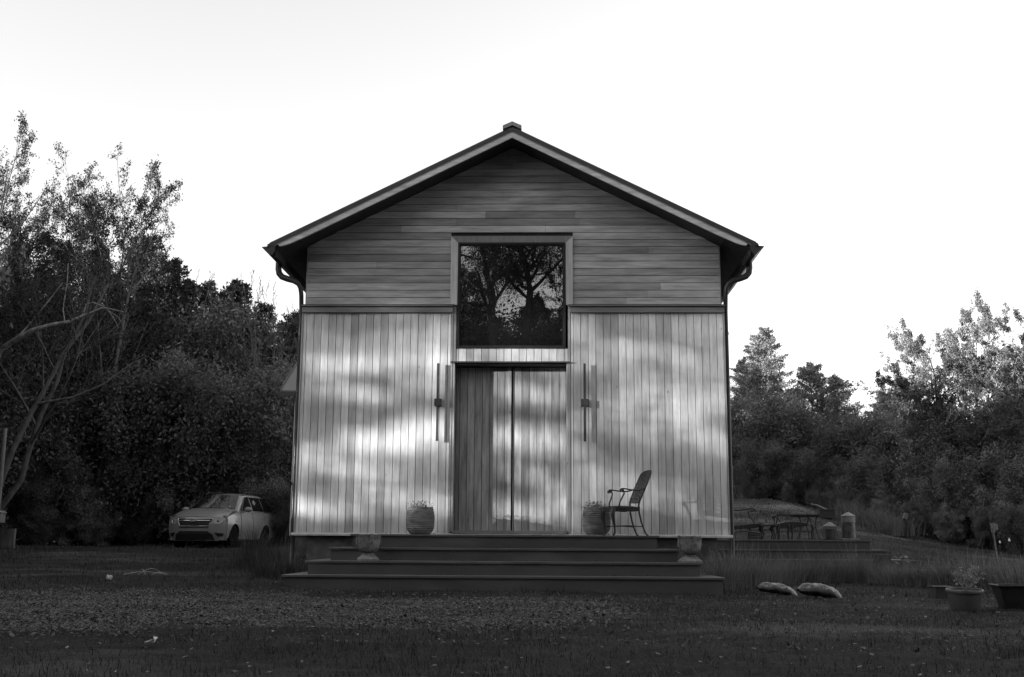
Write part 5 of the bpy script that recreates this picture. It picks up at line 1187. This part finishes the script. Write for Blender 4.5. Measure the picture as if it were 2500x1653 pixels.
CL = [(1665, -1.6, .50, 'nearest the right end of the steps'), (1700, -1.2, .58, 'under the right corner of the house'), (1745, -.9, .55, 'just right of the house corner'), (1790, .2, .50, 'behind the first soil bag'), (1835, .8, .46, 'between and behind the two soil bags'),
      (1885, 1.0, .46, 'behind the second soil bag'), (1935, 1.2, .50, 'right behind the second soil bag'), (1985, 1.2, .52, 'with pale stalks below the domed lantern'), (2040, 1.0, .36, 'below the end of the patio deck'), (2085, .4, .36, 'in front of the broad-leaved plant'),
      (2130, .2, .40, 'left of the dark upturned box'), (2185, .0, .44, 'behind the dark upturned box'), (2235, .0, .48, 'behind the round planter'), (2280, -.4, .50, 'left of the leaning stake foot'), (2330, -.8, .50, 'at the foot of the leaning paddle stake'), (2372, -1.6, .5, 'pale and dry at the right edge of the picture')]
for i, (px, Yd, h, tx) in enumerate(CL):
    p = at(px, 1330, Yd); clump(p.x, Yd, 620, h*1.12, .46, 40+i, 'tall grass clump '+tx, stalks=8 if i in (1, 2, 7) else 4)
CLL = [(575, 3.0, .50, 'farthest left beside the car'), (610, 2.0, .62, 'between the car and the house'), (645, 1.0, .62, 'under the left wall of the side wing'), (668, -.2, .50, 'against the left corner of the foundation'), (620, .2, .36, 'low in front of the left house corner'), (590, 6.0, .8, 'tall and thin beside the rear of the car')]
for i, (px, Yd, h, tx) in enumerate(CLL):
    p = at(px, 1300, Yd); clump(p.x, Yd, 480, h, .45, 70+i, 'wispy grass clump '+tx, stalks=4, mat='grass')
# far lawn verge grasses at the right
for i, (px, Yd, h) in enumerate(((1995, 19, .8), (2035, 18, .8), (2075, 17, .8), (1955, 21, .8))):
    p = at(px, 1215, Yd); clump(p.x, Yd, 420, h, .9, 90+i, ['verge grass right of the trough', 'verge grass behind the tall lantern', 'verge grass farthest right on the far lawn', 'verge grass left of the trough at the wood edge'][i], stalks=0, wd=.014)
# small litter
p = at(348, 1492, -11.35); q = MB(); rng2 = random.Random(4); vs = [(rng2.uniform(-.05, .05), rng2.uniform(-.03, .03), rng2.uniform(0, .07)) for _ in range(10)]; q.add(vs, [(0, 1, 2), (2, 3, 4), (4, 5, 0), (1, 6, 3), (6, 7, 5), (7, 8, 2), (8, 9, 4), (9, 0, 6)])
o = q.build('paper_scrap', plain('white_paper', .6, .6), None); o.location = (p.x, p.y, gzf(p.x, p.y)+.01); tag(o, 'crumpled white scrap lying on the grass at the lower left', 'litter')
p = at(253, 1332, 0.5); q = MB(); q.ball((0, 0, .03), (.055, .05, .045), 9, 7); 
for i_ in range(len(q.v)): v = q.v[i_]; k_ = 1+.18*math.sin(v[0]*80+v[2]*60); q.v[i_] = (v[0]*k_, v[1]*k_, v[2]*k_)
p = at(253, 1334, -1.2); o = q.build('pale_stone', plain('pale_stone', .4, .8, .2, 20), None); o.location = (p.x, p.y, gzf(p.x, p.y)); tag(o, 'pale stone in the grass left of the steps', 'stone')
p = at(335, 1322, 0.0); lines = []; rng = np.random.default_rng(6)
for (a0, a1, b0, b1, h_) in ((-.35, 0, .35, .05, .05), (-.1, 0, .25, .2, .10), (.0, .05, -.2, .25, .09), (.1, .05, .45, -.1, .04)):
    t_ = np.linspace(0, 1, 7); lines.append((np.stack([a0+(b0-a0)*t_, a1+(b1-a1)*t_, .02+h_*np.sin(t_*3.1)], 1), np.linspace(.009, .004, 7)))
V, Fq = tubes_arrays(lines, 5); o = np_mesh('fallen_branch', V, Fq, plain('bleached_twig', .28, .8)); o.location = (p.x, p.y, gzf(p.x, p.y)); tag(o, 'bleached fallen twigs on the grass between the car and the viewer', 'branch')
